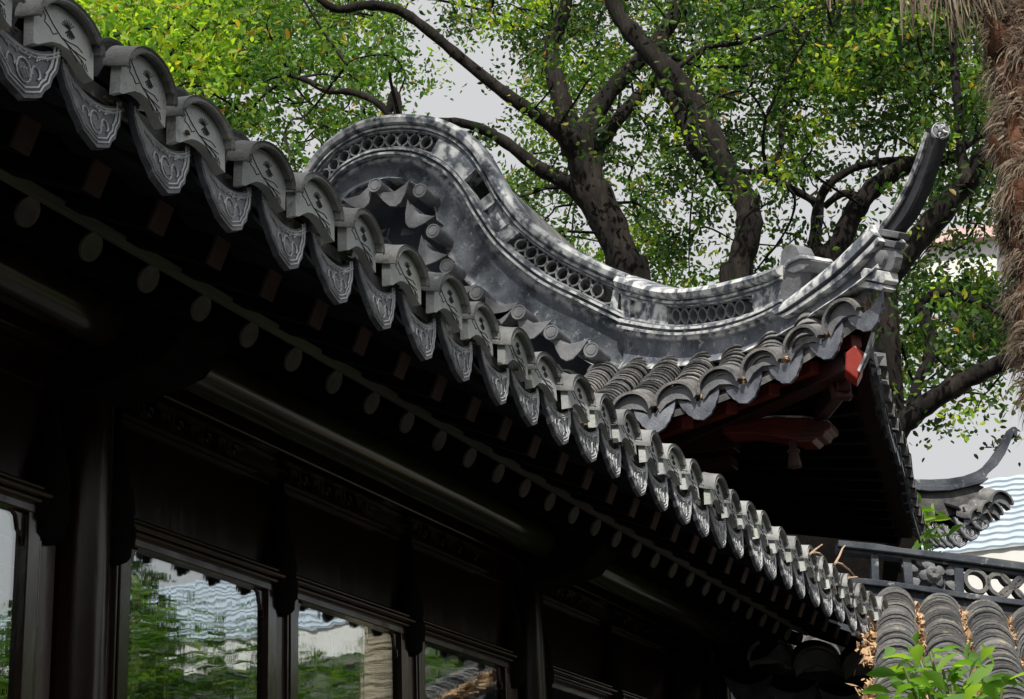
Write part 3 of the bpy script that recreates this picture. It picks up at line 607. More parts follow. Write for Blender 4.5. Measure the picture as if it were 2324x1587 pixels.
# ---- soffit, rafters, walls
inner = lambda p: V3(9.35, max(p[1], 3.15)+.0, 2.80)
so_ = MB()
for i in range(n-1):
    a, b_ = E_[i]+V3(.06, 0, .085), E_[i+1]+V3(.06, 0, .085); so_.add([a, b_, inner(b_), inner(a)], [(0, 1, 2, 3)])
cor = [E_[-1]+V3(.06, 0, .085), side[0]+V3(.0, .05, .085)]
so_.add([cor[0], cor[1], V3(9.35, 3.15, 2.80)], [(0, 1, 2)])
inn2 = lambda p: V3(max(p[0]+.2, 9.35), 3.15, 2.80)
for i in range(len(side)-1):
    a, b_ = side[i]+V3(0, .06, .085), side[i+1]+V3(0, .06, .085); so_.add([a, b_, inn2(b_), inn2(a)], [(0, 1, 2, 3)])
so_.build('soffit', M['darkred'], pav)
for i in range(n-1):
    mid = (E_[i]+E_[i+1])/2+V3(.13, .0, .055); inn = inner(mid); d = inn-mid
    m = MB(); m.bar(mid, mid+d*.98-V3(0, 0, .03), .06, .06); m.build('painted_rafter', M['red'], pav, bevel=.004)
for i in range(len(side)-1):
    mid = (side[i]+side[i+1])/2+V3(0, .14, .06); inn = inn2(mid); d = inn-mid
    m = MB(); m.bar(mid, mid+d*.98-V3(0, 0, .03), .05, .05); m.build('painted_rafter', M['oldwood'], pav, bevel=.004)
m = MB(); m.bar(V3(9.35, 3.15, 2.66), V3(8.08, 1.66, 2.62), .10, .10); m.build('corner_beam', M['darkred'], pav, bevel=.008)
PC = Plane((7.96, 0, 0), (1, 0, 0))
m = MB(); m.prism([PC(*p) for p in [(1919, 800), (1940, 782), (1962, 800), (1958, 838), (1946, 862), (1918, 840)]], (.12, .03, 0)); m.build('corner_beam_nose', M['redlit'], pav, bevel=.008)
m = MB(); m.prism([PC(*p)-V3(.02, 0, 0) for p in [(1980, 757), (1986, 757), (1967, 815), (1952, 846), (1948, 842), (1962, 812)]], (.05, 0, 0)); m.build('edge_board', M['ridge'], pav)
m = MB(); m.bar(onx(1915, 868, 8.2), onx(1860, 940, 8.75), .07, .08); m.bar(onx(1912, 880, 8.22), onx(1902, 890, 8.25), .10, .10); m.build('corner_strut', M['darkred'], pav, bevel=.008)
# cantilevered beam with moulded nose
PB = Plane((8.72, 0, 0), (1, 0, 0))
poly = [(1640, 965), (1700, 950), (1760, 944), (1832, 946), (1880, 955), (1886, 962), (1884, 972), (1872, 978), (1868, 988), (1852, 993), (1842, 1003), (1812, 1003), (1795, 996), (1700, 982), (1640, 985)]
m = MB(); m.prism([PB(*p)+V3(-.0, 0, 0) for p in poly], (.17, 0, 0)); m.build('nosed_beam', M['red'], pav, bevel=.006)
m = MB(); m.prism([PB(*p)+V3(-.0, 0, .0015) for p in [(1690, 951), (1760, 943), (1832, 945), (1880, 954), (1884, 960), (1832, 951), (1760, 949), (1690, 957)]], (.172, 0, 0)); m.build('sunlit_beam_top', M['ridge'], pav)  # pale strip painting the sunlit top of the red beam
for yy, x0, x1 in ((965, 1835, 1880), (975, 1825, 1874), (985, 1815, 1864), (995, 1805, 1850)):
    m = MB(); m.bar(PB(x0, yy)-V3(.006, 0, 0), PB(x1, yy+2)-V3(.006, 0, 0), .012, .010); m.build('beam_moulding', M['redwood'], pav)
c = onx(1801, 1028, 8.75); m = MB(); m.lathe(c, [(.010, .075), (.022, .06), (.022, .02), (.034, .015), (.034, .004), (.026, 0), (.026, -.005), (.036, -.06), (.038, -.072), (.018, -.08)], 8); m.build('pendant', M['redwood'], pav)
for (x, y, L) in ((1705, 972, .5), (1660, 1000, .6), (1655, 1040, .6)):
    p = onx(x, y, 8.95); m = MB(); m.box((p[0]+.1, p[1]+.35, p[2]), (.12, .7, .06)); m.build('bracket_arm', M['darkred'], pav, bevel=.006)
m = MB(); m.tube([onx(1735, 970, 8.9), onx(1560, 945, 8.95)+V3(0, .2, 0)], .035, 14); m.build('round_tie', M['red'], pav, smooth=True)
m = MB(); m.tube([(9.45, 3.25, GZ), (9.45, 3.25, 2.75)], .11, 20); m.build('corner_column', M['darkred'], pav, smooth=True)
m = MB()
m.box((12.0, 4.1, .8), (.1, 3.9, 4.8)); m.box((9.75, 5.6, .6), (.08, 4.6, 4.4)); m.box((12.0, 3.35, .6), (4.6, .08, 4.4)); m.box((11.9, 5.4, 2.83), (5.2, 4.6, .05)); m.build('pavilion_wall', M['oldwood'], pav)
m = MB()                                         # main roof behind the ridge
m.add([PG(*p)+V3(.05, 0, 0) for p in [tuple(t) for t in TG[6::6]]]+[PG(*p)+V3(3.6, 0, 0) for p in [tuple(t) for t in TG[6::6]]], [(i, i+1, i+len(TG[6::6])+1, i+len(TG[6::6])) for i in range(len(TG[6::6])-1)])
for v in range(len(m.v)): m.v[v] = (m.v[v][0], m.v[v][1], m.v[v][2]-.09)
m.build('main_roof', M['oldtile'], pav)
# ================================================================ TILED GARDEN WALL WITH PEONY PANEL
gw = thing('garden_wall', 'tile-topped garden wall with pierced ring openings and a carved peony panel', 'wall', (8.9, 1.3, GZ))
PW = Plane((8.6, 1.54, 0), (.94, .339, 0))
def strip(name, poly, f, b_, mt='wallplaster', par=gw, pl=PW):
    m = MB(); m.prism([pl(*p)+pl.n*f for p in poly], -pl.n*(f+b_)); return m.build(name, M[mt], par, bevel=.004)
strip('coping', [(1900, 1232), (1985, 1240), (2045, 1250), (2173, 1262), (2324, 1283), (2460, 1302), (2460, 1322), (2324, 1300), (2173, 1280), (2045, 1262), (1900, 1246)], .06, .10)
strip('rail', [(1900, 1246), (2045, 1264), (2173, 1282), (2324, 1302), (2460, 1324), (2460, 1334), (2324, 1312), (2182, 1290), (2062, 1272), (1900, 1254)], .03, .07)
strip('rail', [(1900, 1312), (1990, 1320), (2070, 1331), (2170, 1347), (2324, 1367), (2460, 1386), (2460, 1400), (2324, 1380), (2170, 1360), (2070, 1343), (1900, 1324)], .05, .08)
strip('peony_panel', [(2066, 1270), (2170, 1287), (2172, 1350), (2070, 1335)], -.01, .05, 'petal')
strip('post', [(2046, 1264), (2066, 1268), (2072, 1336), (2052, 1332)], .03, .06)
strip('post', [(2162, 1284), (2184, 1287), (2186, 1352), (2166, 1349)], .035, .06)
strip('post', [(1975, 1254), (1992, 1257), (1994, 1324), (1977, 1322)], .03, .06)
strip('wall_body', [(1900, 1322), (2070, 1343), (2170, 1360), (2324, 1380), (2460, 1400), (2460, 1520), (1900, 1440)], .02, .16)
pc = PW(2116, 1308); ux = PW(2166, 1315)-PW(2066, 1301); ux /= np.linalg.norm(ux); uz = V3(0, 0, 1)
mb = MB()
def petal(c, a, L, W, z=.012, cup=.012):
    d = ux*math.cos(a)+uz*math.sin(a); e = -ux*math.sin(a)+uz*math.cos(a); rows = []
    for t, w_ in ((0, .25), (.3, .8), (.65, 1.0), (.9, .75), (1.0, .35)):
        rows.append([c+d*L*t+e*W*w_*s_*.5+PW.n*(z+cup*math.sin(math.pi*t)*(1-.4*abs(s_))) for s_ in (-1, -.5, 0, .5, 1)]+[c+d*L*t+e*W*w_*s_*.5 for s_ in (1, -1)])
    mb.loft(rows)
rp = random.Random(3)
for k in range(9): petal(pc+ux*rp.uniform(-.02, .02)+uz*rp.uniform(-.01, .02), k*.7+rp.uniform(-.2, .2), .055, .045, .03, .018)
for k in range(7): petal(pc+ux*.0+uz*.005, k*.9+.3, .034, .034, .05, .015)
for dx, dz, a, L in ((-.085, -.035, 3.7, .065), (.075, -.03, -.35, .065), (0, -.05, -1.5, .05), (-.09, .02, 2.9, .075), (.08, .025, .5, .06), (-.045, .045, 2.2, .05)):
    petal(pc+ux*dx*.75+uz*dz*.8, a, L, .045, .018, .012)
mb.build('carved_peony', M['petal'], gw, smooth=True)
def ringo(c, r, a0=0, a1=2*math.pi, th=.009):
    m = MB(); P_ = [c+ux*r*math.cos(t)+uz*r*math.sin(t) for t in np.linspace(a0, a1, 25)]
    lo = []
    for p in P_:
        o = (p-c)/r; lo.append([p+o*th+PW.n*.035, p+o*th-PW.n*.045, p-o*th-PW.n*.045, p-o*th+PW.n*.035])
    m.loft(lo); m.build('ring_opening', M['oldtile'], gw, smooth=False)
RR = np.linalg.norm(PW(2240, 1321)-PW(2215, 1321))
ringo(PW(2214, 1321), RR); ringo(PW(2266, 1330), RR); ringo(PW(2295, 1306), RR, math.pi, 2*math.pi); ringo(PW(2296, 1362), RR, 0, math.pi); ringo(PW(2325, 1337), RR); ringo(PW(2380, 1345), RR)
# tiled slope that drops from this wall toward the viewer
tw = ux.copy()                                   # along the wall, toward the right
dn = V3(-.93, -.17, -.36); dn /= np.linalg.norm(dn)
rows = []
base = PW(2122, 1384)+PW.n*.10
wd = np.linalg.norm(PW(2222, 1398)-PW(2122, 1384))
mb = MB(); bed = MB(); lit = MB()
for k in range(-1, 5):
    a = base+tw*wd*k+V3(0, 0, -.02); L = 2.6
    b_ = a+dn*L
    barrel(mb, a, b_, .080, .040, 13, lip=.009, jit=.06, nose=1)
    a2 = a-tw*wd*.5-V3(0, 0, .055); b2 = b_-tw*wd*.5-V3(0, 0, .055); 
    bed.add([a2, a2+tw*wd, b2+tw*wd, b2], [(0, 1, 2, 3)]); 
    for _ in range(1100):
        t = random.random()
        if math.sin(t*23+k*2.1)+math.sin(t*9+k)+random.uniform(-.8, .8) < -.7: continue
        p = a2+(b2-a2)*t+tw*random.gauss(0, .022)+V3(0, 0, random.uniform(.03, .085)); q = rng.normal(size=3)*.010; r_ = rng.normal(size=3)*.006
        lit.add([p-q, p+r_, p+q, p-r_], [(0, 1, 2, 3)])
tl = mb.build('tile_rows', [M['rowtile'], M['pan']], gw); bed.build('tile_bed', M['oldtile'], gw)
lit.build('leaf_litter', M['dryleaf'], gw)
mb = MB()
for (x, y) in ((1749, 1512), (1856, 1530), (1968, 1538)):
    a = onx(x, y, 8.15); rz = math.atan2(tw[1], tw[0]); barrel(mb, a-dn*1.0, a-dn*.05, .088, .058, 11, lip=.012, jit=.07)
    place(hood0, 'hood_tile', tuple(a-V3(0, 0, .10)), gw, rz, 0, 1.1); place(dripF, 'drip_tile', tuple(a-V3(.02, 0, .20)-tw*wd*.5), gw, rz, 0, 1.15)
    q_ = a-V3(0, 0, .03); bed2 = [q_-tw*.14, q_+tw*.14, q_+tw*.14-dn*1.0, q_-tw*.14-dn*1.0]; mb.add(bed2, [(0, 1, 2, 3)])
mb.build('eave_tile_rows', M['rowtile'], gw)
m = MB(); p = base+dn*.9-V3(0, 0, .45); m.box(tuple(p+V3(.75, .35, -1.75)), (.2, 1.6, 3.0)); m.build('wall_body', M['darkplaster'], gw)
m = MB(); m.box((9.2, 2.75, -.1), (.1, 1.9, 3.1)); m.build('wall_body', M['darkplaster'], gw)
# ================================================================ SMALL CORNER ROOF BEHIND
cr_ = thing('corner_roof', 'small weathered roof corner with a thin upturned horn behind the garden wall', 'roof', (13, 2.3, GZ))
PR = Plane((12.5, 2.2, 0), (.85, .5, 0))
cp = lambda L: [(1929+x*.2865, 851+y*.2865) for x, y in L]
strip('horn', cp([(1235, 470), (1260, 428), (1290, 424), (1308, 440), (1305, 498), (1285, 500), (1275, 480), (1262, 520), (1210, 640), (1150, 730), (1075, 795), (1050, 840), (980, 860), (880, 880), (760, 900), (600, 905), (430, 895), (400, 870), (470, 838), (620, 842), (760, 835), (880, 815), (980, 778), (1060, 725), (1120, 655), (1180, 570)]), .05, .05, 'wallplaster', cr_, PR)
strip('moulding', cp([(430, 895), (600, 905), (760, 900), (880, 880), (1055, 838), (1060, 852), (1020, 880), (880, 915), (760, 940), (600, 945), (430, 930)]), .09, .09, 'wallplaster', cr_, PR)
strip('ridge_body', cp([(430, 930), (600, 945), (760, 940), (1000, 885), (1045, 900), (1010, 940), (1020, 985), (985, 1000), (970, 1070), (800, 1120), (600, 1190), (480, 1260), (430, 1200)]), .05, .08, 'oldtile', cr_, PR)
rz_ = math.atan2(-PR.n[0], PR.n[1])
for k, (x, y) in enumerate(((965, 1288), (885, 1368), (797, 1420), (735, 1425), (680, 1425), (625, 1420), (570, 1412), (520, 1400))):
    p = PR(*cp([(x, y)])[0])+PR.n*.2; rz = math.atan2(-PR.n[1], -PR.n[0])-math.pi/2+.35
    place(drip0, 'drip_tile', tuple(p), cr_, rz, 0, 1.3); 
    if k < 3: place(hood0, 'hood_tile', tuple(p+V3(.06, -.13, .06)), cr_, rz, 0, 1.05)
strip('corner_finial', [(2008, 1060), (2012, 1010), (2020, 1001), (2034, 1003), (2039, 1015), (2040, 1075)], .05, .05, 'plaster', cr_, Plane((11.5, 2.1, 0), (1, 0, 0)))
m = MB(); pl_ = Plane((11.5, 2.1, 0), (1, 0, 0)); a = pl_(2036, 1044); b_ = pl_(2066, 1045); m.tube([a, a*.5+b_*.5, a*.1+b_*.9, b_], [.03, .035, .02, .004], 10); m.build('finial_leaf', M['plaster'], cr_, smooth=True)
# ================================================================ FAR BUILDINGS
def wavy_roof(name, label, X0, y0, y1, z0, run, rise, parent, nrow=8, pitch=.42):
    mb = MB(); ed = MB(); ys = np.arange(y0, y1, pitch/8)
    for r in range(nrow):
        a = r/nrow; b_ = (r+1)/nrow
        lo = [(X0+run*a, y, z0+rise*a+.04+.008*math.sin(2*math.pi*y/pitch)) for y in ys]; hi = [(X0+run*b_, y, z0+rise*b_+.00+.008*math.sin(2*math.pi*y/pitch)) for y in ys]
        low = [(p[0]-.005, p[1], p[2]-.032) for p in lo]; n_ = len(ys)
        mb.add(lo+hi, [(i, i+1, n_+i+1, n_+i) for i in range(n_-1)]); ed.add(lo+low, [(i, n_+i, n_+i+1, i+1) for i in range(n_-1)])
    mb.build('roof_sheet', M['slate'], parent, smooth=True); ed.build('roof_course_edge', M['slateedge'], parent)
wb = thing('white_building', 'whitewashed building with a pale blue-grey wavy tile roof beyond the garden wall', 'building', (29, -6, GZ))
wavy_roof('', '', 26, -21, 7.8, 5.40, 3.9, 1.95, wb, 12, .30)
m = MB(); m.box((27.4, -6.6, 1.9), (2.7, 28.5, 7.0)); m.build('wall', M['white'], wb)
cw = thing('courtyard_wall', 'plain grey courtyard wall below the white building, mirrored in the gallery windows', 'wall', (24, -12, GZ))
m = MB(); m.box((24.2, -12.5, 1.4), (.4, 21, 6.0)); m.box((24.2, -12.5, 4.44), (.6, 21, .10)); m.build('wall', M['greyrender'], cw)
rb = thing('pink_roofed_building', 'distant white building with a faded pink roof edge seen between the branches', 'building', (42, 6, GZ))
m = MB(); m.prism([onx(2100, 548, 42), onx(2262, 530, 42), onx(2262, 640, 42), onx(2100, 640, 42)], (6, 0, 0)); m.build('wall', M['white'], rb)
m = MB(); m.prism([onx(2095, 560, 41.7), onx(2150, 520, 41.7), onx(2268, 508, 41.7), onx(2268, 535, 41.7), onx(2150, 545, 41.7)], (7, 0, 0)); m.build('roof', M['redroof'], rb)
# ================================================================ TREES
S_ = 2.26953
def radm(w_, P): return .44*w_*(P@cF)/(FPX*S_)
def limb(mb, pts, X, dX=0, m=5, wob=.0):
    P = []; R_ = []
    for k, (x, y, w_) in enumerate(pts):
        p = onx(x, y, X+dX*k/max(len(pts)-1, 1)); P.append(p); R_.append(radm(w_, p))
    Q = catmull([tuple(p)+(r,) for p, r in zip(P, R_)], m); q = Q[:, :3]; r = np.maximum(Q[:, 3], .006)
    r = r*(1+.07*np.sin(np.arange(len(r))*1.9)+.04*rng.normal(size=len(r)))
    mb.tube(q, r, 10); return q
def leaves(P, size, mtname, name, parent, droop=.3):
    """one small folded two-sided blade per point"""
    P = np.asarray(P); n = len(P)
    d = rng.normal(size=(n, 3)); d[:, 2] -= droop; d /= np.linalg.norm(d, axis=1)[:, None]
    s = np.cross(d, rng.normal(size=(n, 3))); s /= np.linalg.norm(s, axis=1)[:, None]; u = np.cross(d, s)
    L = size*(.7+.6*rng.random(n))[:, None]; W = L*.26
    v = np.stack([P, P+d*L*.30+s*W*.9+u*L*.06, P+d*L*.68+s*W*.8+u*L*.05, P+d*L-u*L*.08, P+d*L*.68-s*W*.8+u*L*.05, P+d*L*.30-s*W*.9+u*L*.06], 1).reshape(-1, 3)
    o = np.arange(n)[:, None]*6; f = np.concatenate([o+np.array([[0, 1, 2, 3]]), o+np.array([[0, 3, 4, 5]])], 1).reshape(-1, 4)
    me = bpy.data.meshes.new(name); me.vertices.add(len(v)); me.vertices.foreach_set('co', v.ravel().astype('f'))
    me.loops.add(f.size); me.loops.foreach_set('vertex_index', f.ravel().astype('i')); me.polygons.add(len(f))
    me.polygons.foreach_set('loop_start', (np.arange(len(f))*4).astype('i')); me.update(calc_edges=True); me.validate()
    me.materials.append(M[mtname]); ob = bpy.data.objects.new(name, me); COL.objects.link(ob); adopt(ob, parent); return ob
TREES = {}
def tree(key, label, X, limbs, foot):
    t = thing('camphor_tree', label, 'tree', foot, 'camphor trees behind the roofs'); mb = MB(); Q = []
    for pts, dX, first in limbs:
        Q.append(limb(mb, pts, X+first, dX))
    p = Q[0][0]; mb.tube(catmull([V3(*foot), V3(*foot)*.5+p*.5+V3(.1, .1, 0), p, Q[0][3]], 5), radm(limbs[0][0][0][2], p)*np.linspace(1.5, 1.0, 16), 10)
    TREES[key] = dict(o=t, mb=mb, Q=np.concatenate(Q), leaf=[], X=X)
def ft(x, y, X): p = onx(x, y, X); return (p[0], p[1], GZ)
tree('A', 'forked camphor tree rising behind the humped ridge, long limb reaching left', 16, [
    ([(1440, 690, 88), (1405, 560, 82), (1360, 450, 80), (1322, 370, 78), (1300, 312, 80), (1285, 265, 58), (1265, 195, 50), (1250, 115, 44), (1278, 30, 38), (1292, -60, 30)], 0, 0),
    ([(1325, 370, 60), (1292, 315, 58), (1240, 275, 38), (1150, 215, 33), (1050, 135, 29), (960, 60, 27), (900, 22, 26), (830, 12, 25), (760, 20, 20), (690, -30, 16)], -1.5, 0),
    ([(1318, 350, 60), (1345, 268, 54), (1400, 190, 46), (1470, 120, 40), (1530, 30, 32), (1550, -40, 30)], .8, 0),
    ([(1350, 420, 44), (1350, 355, 44), (1375, 310, 36), (1420, 250, 33), (1480, 190, 30), (1525, 140, 26)], 1.2, .1),
    ([(1412, 600, 60), (1345, 480, 48), (1290, 420, 42), (1220, 380, 36), (1150, 325, 30), (1080, 288, 26), (1000, 276, 20), (930, 300, 14)], -1.0, 0),
    ([(1345, 430, 12), (1250, 425, 12), (1185, 445, 9), (1120, 455, 5)], -.5, 0)], ft(1445, 800, 16))
tree('B', 'dark leaning camphor tree with a kinked double trunk behind the hip ridge', 15.2, [
    ([(1668, 690, 72), (1680, 600, 68), (1700, 520, 66), (1690, 450, 64), (1645, 380, 60), (1610, 290, 50), (1560, 210, 56), (1500, 145, 56), (1440, 80, 50), (1400, 25, 46), (1375, -70, 40)], 0, 0),
    ([(1690, 470, 46), (1640, 400, 52), (1585, 340, 50), (1545, 250, 46), (1500, 170, 40), (1500, 90, 40), (1535, 30, 36), (1545, -50, 30)], .9, .25),
    ([(1678, 390, 16), (1740, 396, 17), (1800, 430, 19), (1850, 458, 20)], .4, 0),
    ([(1740, 396, 10), (1800, 440, 8), (1795, 500, 6), (1760, 560, 5)], .3, 0),
    ([(1530, 160, 16), (1600, 110, 14), (1690, 95, 12), (1790, 60, 9), (1880, 10, 6)], .8, 0),
    ([(1525, 130, 14), (1590, 150, 10), (1680, 150, 8), (1780, 130, 6), (1860, 120, 4)], .6, .2),
    ([(1560, 210, 10), (1630, 215, 8), (1700, 240, 6)], .4, .1)], ft(1668, 820, 15.2))
tree('C', 'camphor tree with twin arching limbs rising behind the upturned horn', 15.8, [
    ([(1868, 650, 58), (1900, 570, 55), (1940, 480, 53), (1990, 420, 50), (2050, 380, 45), (2120, 365, 38), (2190, 350, 34)], .3, 0),
    ([(1835, 640, 30), (1850, 540, 34), (1866, 440, 26), (1925, 388, 20), (2000, 367, 20), (2070, 362, 18)], .2, .2),
    ([(1870, 470, 16), (1910, 440, 20), (1950, 445, 18)], 0, .1),
    ([(1745, 400, 8), (1770, 340, 12), (1775, 260, 8), (1800, 200, 5)], .4, 0),
    ([(1960, 470, 14), (2000, 400, 12), (1990, 350, 10), (2010, 310, 6)], .3, 0)], ft(1868, 860, 15.8))
tree('E', 'thick dark camphor trunk slanting up behind the palm, thin stem rising from its fork', 14.6, [
    ([(2005, 650, 60), (2050, 585, 62), (2120, 500, 64), (2200, 402, 62), (2260, 340, 58), (2330, 285, 55), (2420, 235, 50)], 0, 0),
    ([(2196, 420, 36), (2180, 340, 26), (2175, 250, 23), (2166, 150, 22), (2160, 60, 20), (2150, -40, 18)], 0, -.1),
    ([(2190, 330, 26), (2235, 300, 24), (2280, 270, 20)], .2, .2)], ft(2000, 860, 14.6))
tree('D', 'low curving camphor limb with a broken-off side branch at the far right', 14.2, [
    ([(2000, 1080, 48), (2040, 980, 52), (2100, 920, 56), (2180, 870, 52), (2260, 830, 46), (2340, 800, 42), (2430, 770, 38)], 0, 0),
    ([(2065, 945, 32), (2086, 860, 28), (2115, 800, 28), (2100, 725, 30), (2088, 690, 26), (2130, 665, 22), (2200, 680, 18), (2290, 722, 10)], .4, .1)], ft(1960, 1200, 14.2))
tree('L', 'camphor tree at the left whose leafy limb hangs behind the eave tiles', 13.5, [
    ([(905, 290, 20), (860, 236, 19), (800, 210, 18), (740, 205, 16), (690, 180, 14), (640, 172, 8), (590, 190, 5)], 0, 0),
    ([(650, 180, 10), (600, 215, 8), (560, 260, 6)], 0, 0), ([(560, 50, 8), (480, 60, 8), (420, 90, 6)], 0, 0),
    ([(760, 340, 8), (840, 300, 9), (905, 262, 12)], 0, 0)], ft(930, 700, 13.5))
GRID = """8 8 9 9 9 8 8 8 7 2 6 7 8 6 6 7 8 8 9 9 9 9 8 7
8 8 9 9 9 9 8 8 7 2 5 7 8 7 5 7 8 8 8 9 9 9 7 6
9 9 9 9 8 8 8 7 8 3 0 3 8 7 5 7 8 8 9 9 9 8 7 6
9 9 9 8 8 7 5 6 7 3 0 2 7 6 5 7 7 6 7 7 7 7 7 6
8 8 8 8 7 6 5 3 2 3 2 4 6 4 5 6 6 7 6 4 6 7 6 6
7 7 7 7 7 6 5 2 2 2 4 6 6 3 6 6 4 4 2 2 4 6 6 6
6 6 6 6 6 6 5 4 3 3 4 5 6 4 6 6 3 3 2 4 5 4 3 2
5 5 5 5 5 5 5 5 4 4 5 5 6 3 2 6 4 3 2 3 6 6 5 5
4 4 4 4 4 4 4 4 4 4 4 4 4 3 1 4 3 2 1 2 7 7 6 3
3 3 3 3 3 3 3 3 3 3 3 3 3 3 3 3 3 3 2 3 5 4 3 1
2 2 2 2 2 2 2 2 2 2 2 2 2 2 2 2 2 2 2 2 2 3 2 0"""
GR = [[int(c) for c in r.split()] for r in GRID.split('\n')]
TAU = [0, .08, .25, .45, .75, 1.15, 1.6, 2.3, 3.2, 4.6]
NS = 22
segs = {k: v['Q'] for k, v in TREES.items()}
px_of = {}
for k, Q in segs.items():
    d = Q@cF; px_of[k] = np.stack([(512+FPX*(Q@cR)/d)*S_, (349.6-FPX*(Q@cU)/d)*S_], 1)
for r, row in enumerate(GR):
    for c_, v in enumerate(row):
        x0, y0 = c_*100, (r-1)*100
        if y0 > 350 and x0 < 1000-(y0-350)*0: cut = .15        # hidden by the roofs: keep it thin
        elif y0 > 600 and 1000 <= x0 < 1900: cut = .2
        else: cut = 1
        nsp = TAU[v]*cut*200/NS*2.3
        for _ in range(int(nsp)+(random.random() < nsp % 1)):
            x = x0+random.random()*100; y = y0+random.random()*100
            if math.sin(x*.043+1.3*math.sin(y*.031))+math.sin(y*.05+1.1*math.sin(x*.037))+random.uniform(-.8, .8) < -.55 and v < 9: continue
            best = min(px_of, key=lambda k: np.min(np.hypot(px_of[k][:, 0]-x, px_of[k][:, 1]-y)-(80 if k == 'L' and x < 900 else 0)))
            T = TREES[best]; X = T['X']+(random.uniform(.5, 4.2) if random.random() < .91 else random.uniform(-1.5, .3))
            T['leaf'].append((x, y, onx(x, y, X)))
for k, T in TREES.items():
    C = np.array([l[2] for l in T['leaf']]); xs = np.array([l[0] for l in T['leaf']]); ys = np.array([l[1] for l in T['leaf']])
    Q = T['Q']
    # twigs: every few sprays hang on a thin twig that grows from the nearest wood
    sel = rng.permutation(len(C))[:min(len(C)//7, 260)]; nodes = Q.copy()
    for i in sel:
        j = np.argmin(np.linalg.norm(nodes-C[i], axis=1)); a = nodes[j]; b_ = C[i]; L = np.linalg.norm(b_-a)
        if L > 3.2 or L < .1: continue
        mid = (a+b_)/2+rng.normal(size=3)*L*.12+V3(0, 0, .08*L); mid2 = a*.25+b_*.75+rng.normal(size=3)*L*.08
        P = catmull([a, mid, mid2, b_], 4); T['mb'].tube(P, np.linspace(.010+.006*L, .004, len(P)), 4); nodes = np.vstack([nodes, P[4::3]])
    T['mb'].build('trunk', M['bark'], T['o'], smooth=True)
    pts = (C[:, None, :]+rng.normal(size=(len(C), NS, 3))*np.array([.115, .115, .075])).reshape(-1, 3)
    if k == 'L':
        br = np.repeat((xs < 560) & (ys < 190), NS) & (rng.random(len(pts)) < .75)
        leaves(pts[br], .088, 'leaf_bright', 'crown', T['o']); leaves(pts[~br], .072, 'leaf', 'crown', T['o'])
    else:
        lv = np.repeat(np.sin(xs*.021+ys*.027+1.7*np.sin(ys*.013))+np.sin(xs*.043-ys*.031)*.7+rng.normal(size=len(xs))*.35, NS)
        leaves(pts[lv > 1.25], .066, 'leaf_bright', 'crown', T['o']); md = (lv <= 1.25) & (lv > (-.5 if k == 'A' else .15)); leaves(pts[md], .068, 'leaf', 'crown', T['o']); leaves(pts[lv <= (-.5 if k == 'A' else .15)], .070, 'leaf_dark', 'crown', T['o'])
# tree that stands beside the gallery and shades its near end and the hump
ov = thing('camphor_tree', 'tall camphor tree overhanging the gallery roof, casting dappled shade on it', 'tree', (-3.5, 7.5, GZ), 'camphor trees behind the roofs')
mb = MB(); mb.tube(catmull([(-3.5, 7.5, GZ), (-3.3, 7.3, 3), (-2.4, 6.4, 6.5), (-1.5, 5.2, 8.5)], 6), np.linspace(.3, .12, 19), 10)
mb.tube(catmull([(-3.0, 7.0, 5), (-.5, 7.2, 8), (2, 7.2, 10), (4.4, 7.0, 11)], 6), np.linspace(.2, .07, 19), 8); mb.build('trunk', M['bark'], ov, smooth=True)
def blob(c, r, n_): 
    p = rng.normal(size=(n_, 3)); p /= np.linalg.norm(p, axis=1)[:, None]; return V3(*c)+p*(rng.random((n_, 1))**.4)*np.array(r)
P = []
for tx in np.arange(1.2, 3.9, .55): P.append(blob(V3(tx, 1.7, 1.45)+SUN*9.0, (.75, .7, .5), 520))
Pg = blob(V3(9.1, 4.5, 4.0)+SUN*9.5, (1.2, 1.25, .9), 900); P.append(Pg)
P.append(blob(V3(9.1, 5.3, 4.3)+SUN*9.5, (1.2, .8, .9), 450))
leaves(np.concatenate(P), .13, 'leaf', 'crown', ov)
ev = thing('evergreen_tree', 'dense dark evergreen across the court, mirrored in the left of the second window', 'tree', (11.6, -3.0, GZ))
mb = MB(); mb.tube([(11.0, -3.0, GZ), (11.0, -3.0, 2.6)], [.09, .03], 8); mb.build('trunk', M['bark'], ev)
leaves(blob((11.0, -3.0, 2.0), (.62, .7, 1.2), 4200), .09, 'leaf_dark', 'crown', ev)
hd = thing('blocker_hedge', 'tall clipped evergreen hedge added unseen behind the viewpoint to cut ambient light', 'blocker_hedge', (-1, -6, GZ))  # unseen blocker put here to darken the facade and eave undersides
P = [np.stack([rng.uniform(-9, 7.5, 5200), rng.uniform(-8, -6, 5200), GZ+rng.random(5200)*5.4], 1), np.stack([rng.uniform(-11, -9, 4200), rng.uniform(-8, 2.5, 4200), GZ+rng.random(4200)*7.0], 1)]
leaves(np.concatenate(P), .34, 'leaf_dark', 'foliage', hd)
m = MB(); m.box((-.8, -7.2, .8), (16.4, .9, 4.6)); m.box((-10.2, -2.6, 1.6), (.9, 9.6, 6.2)); m.build('blocker_core', M['oldwood'], hd)  # solid core added so no ambient light passes the foliage
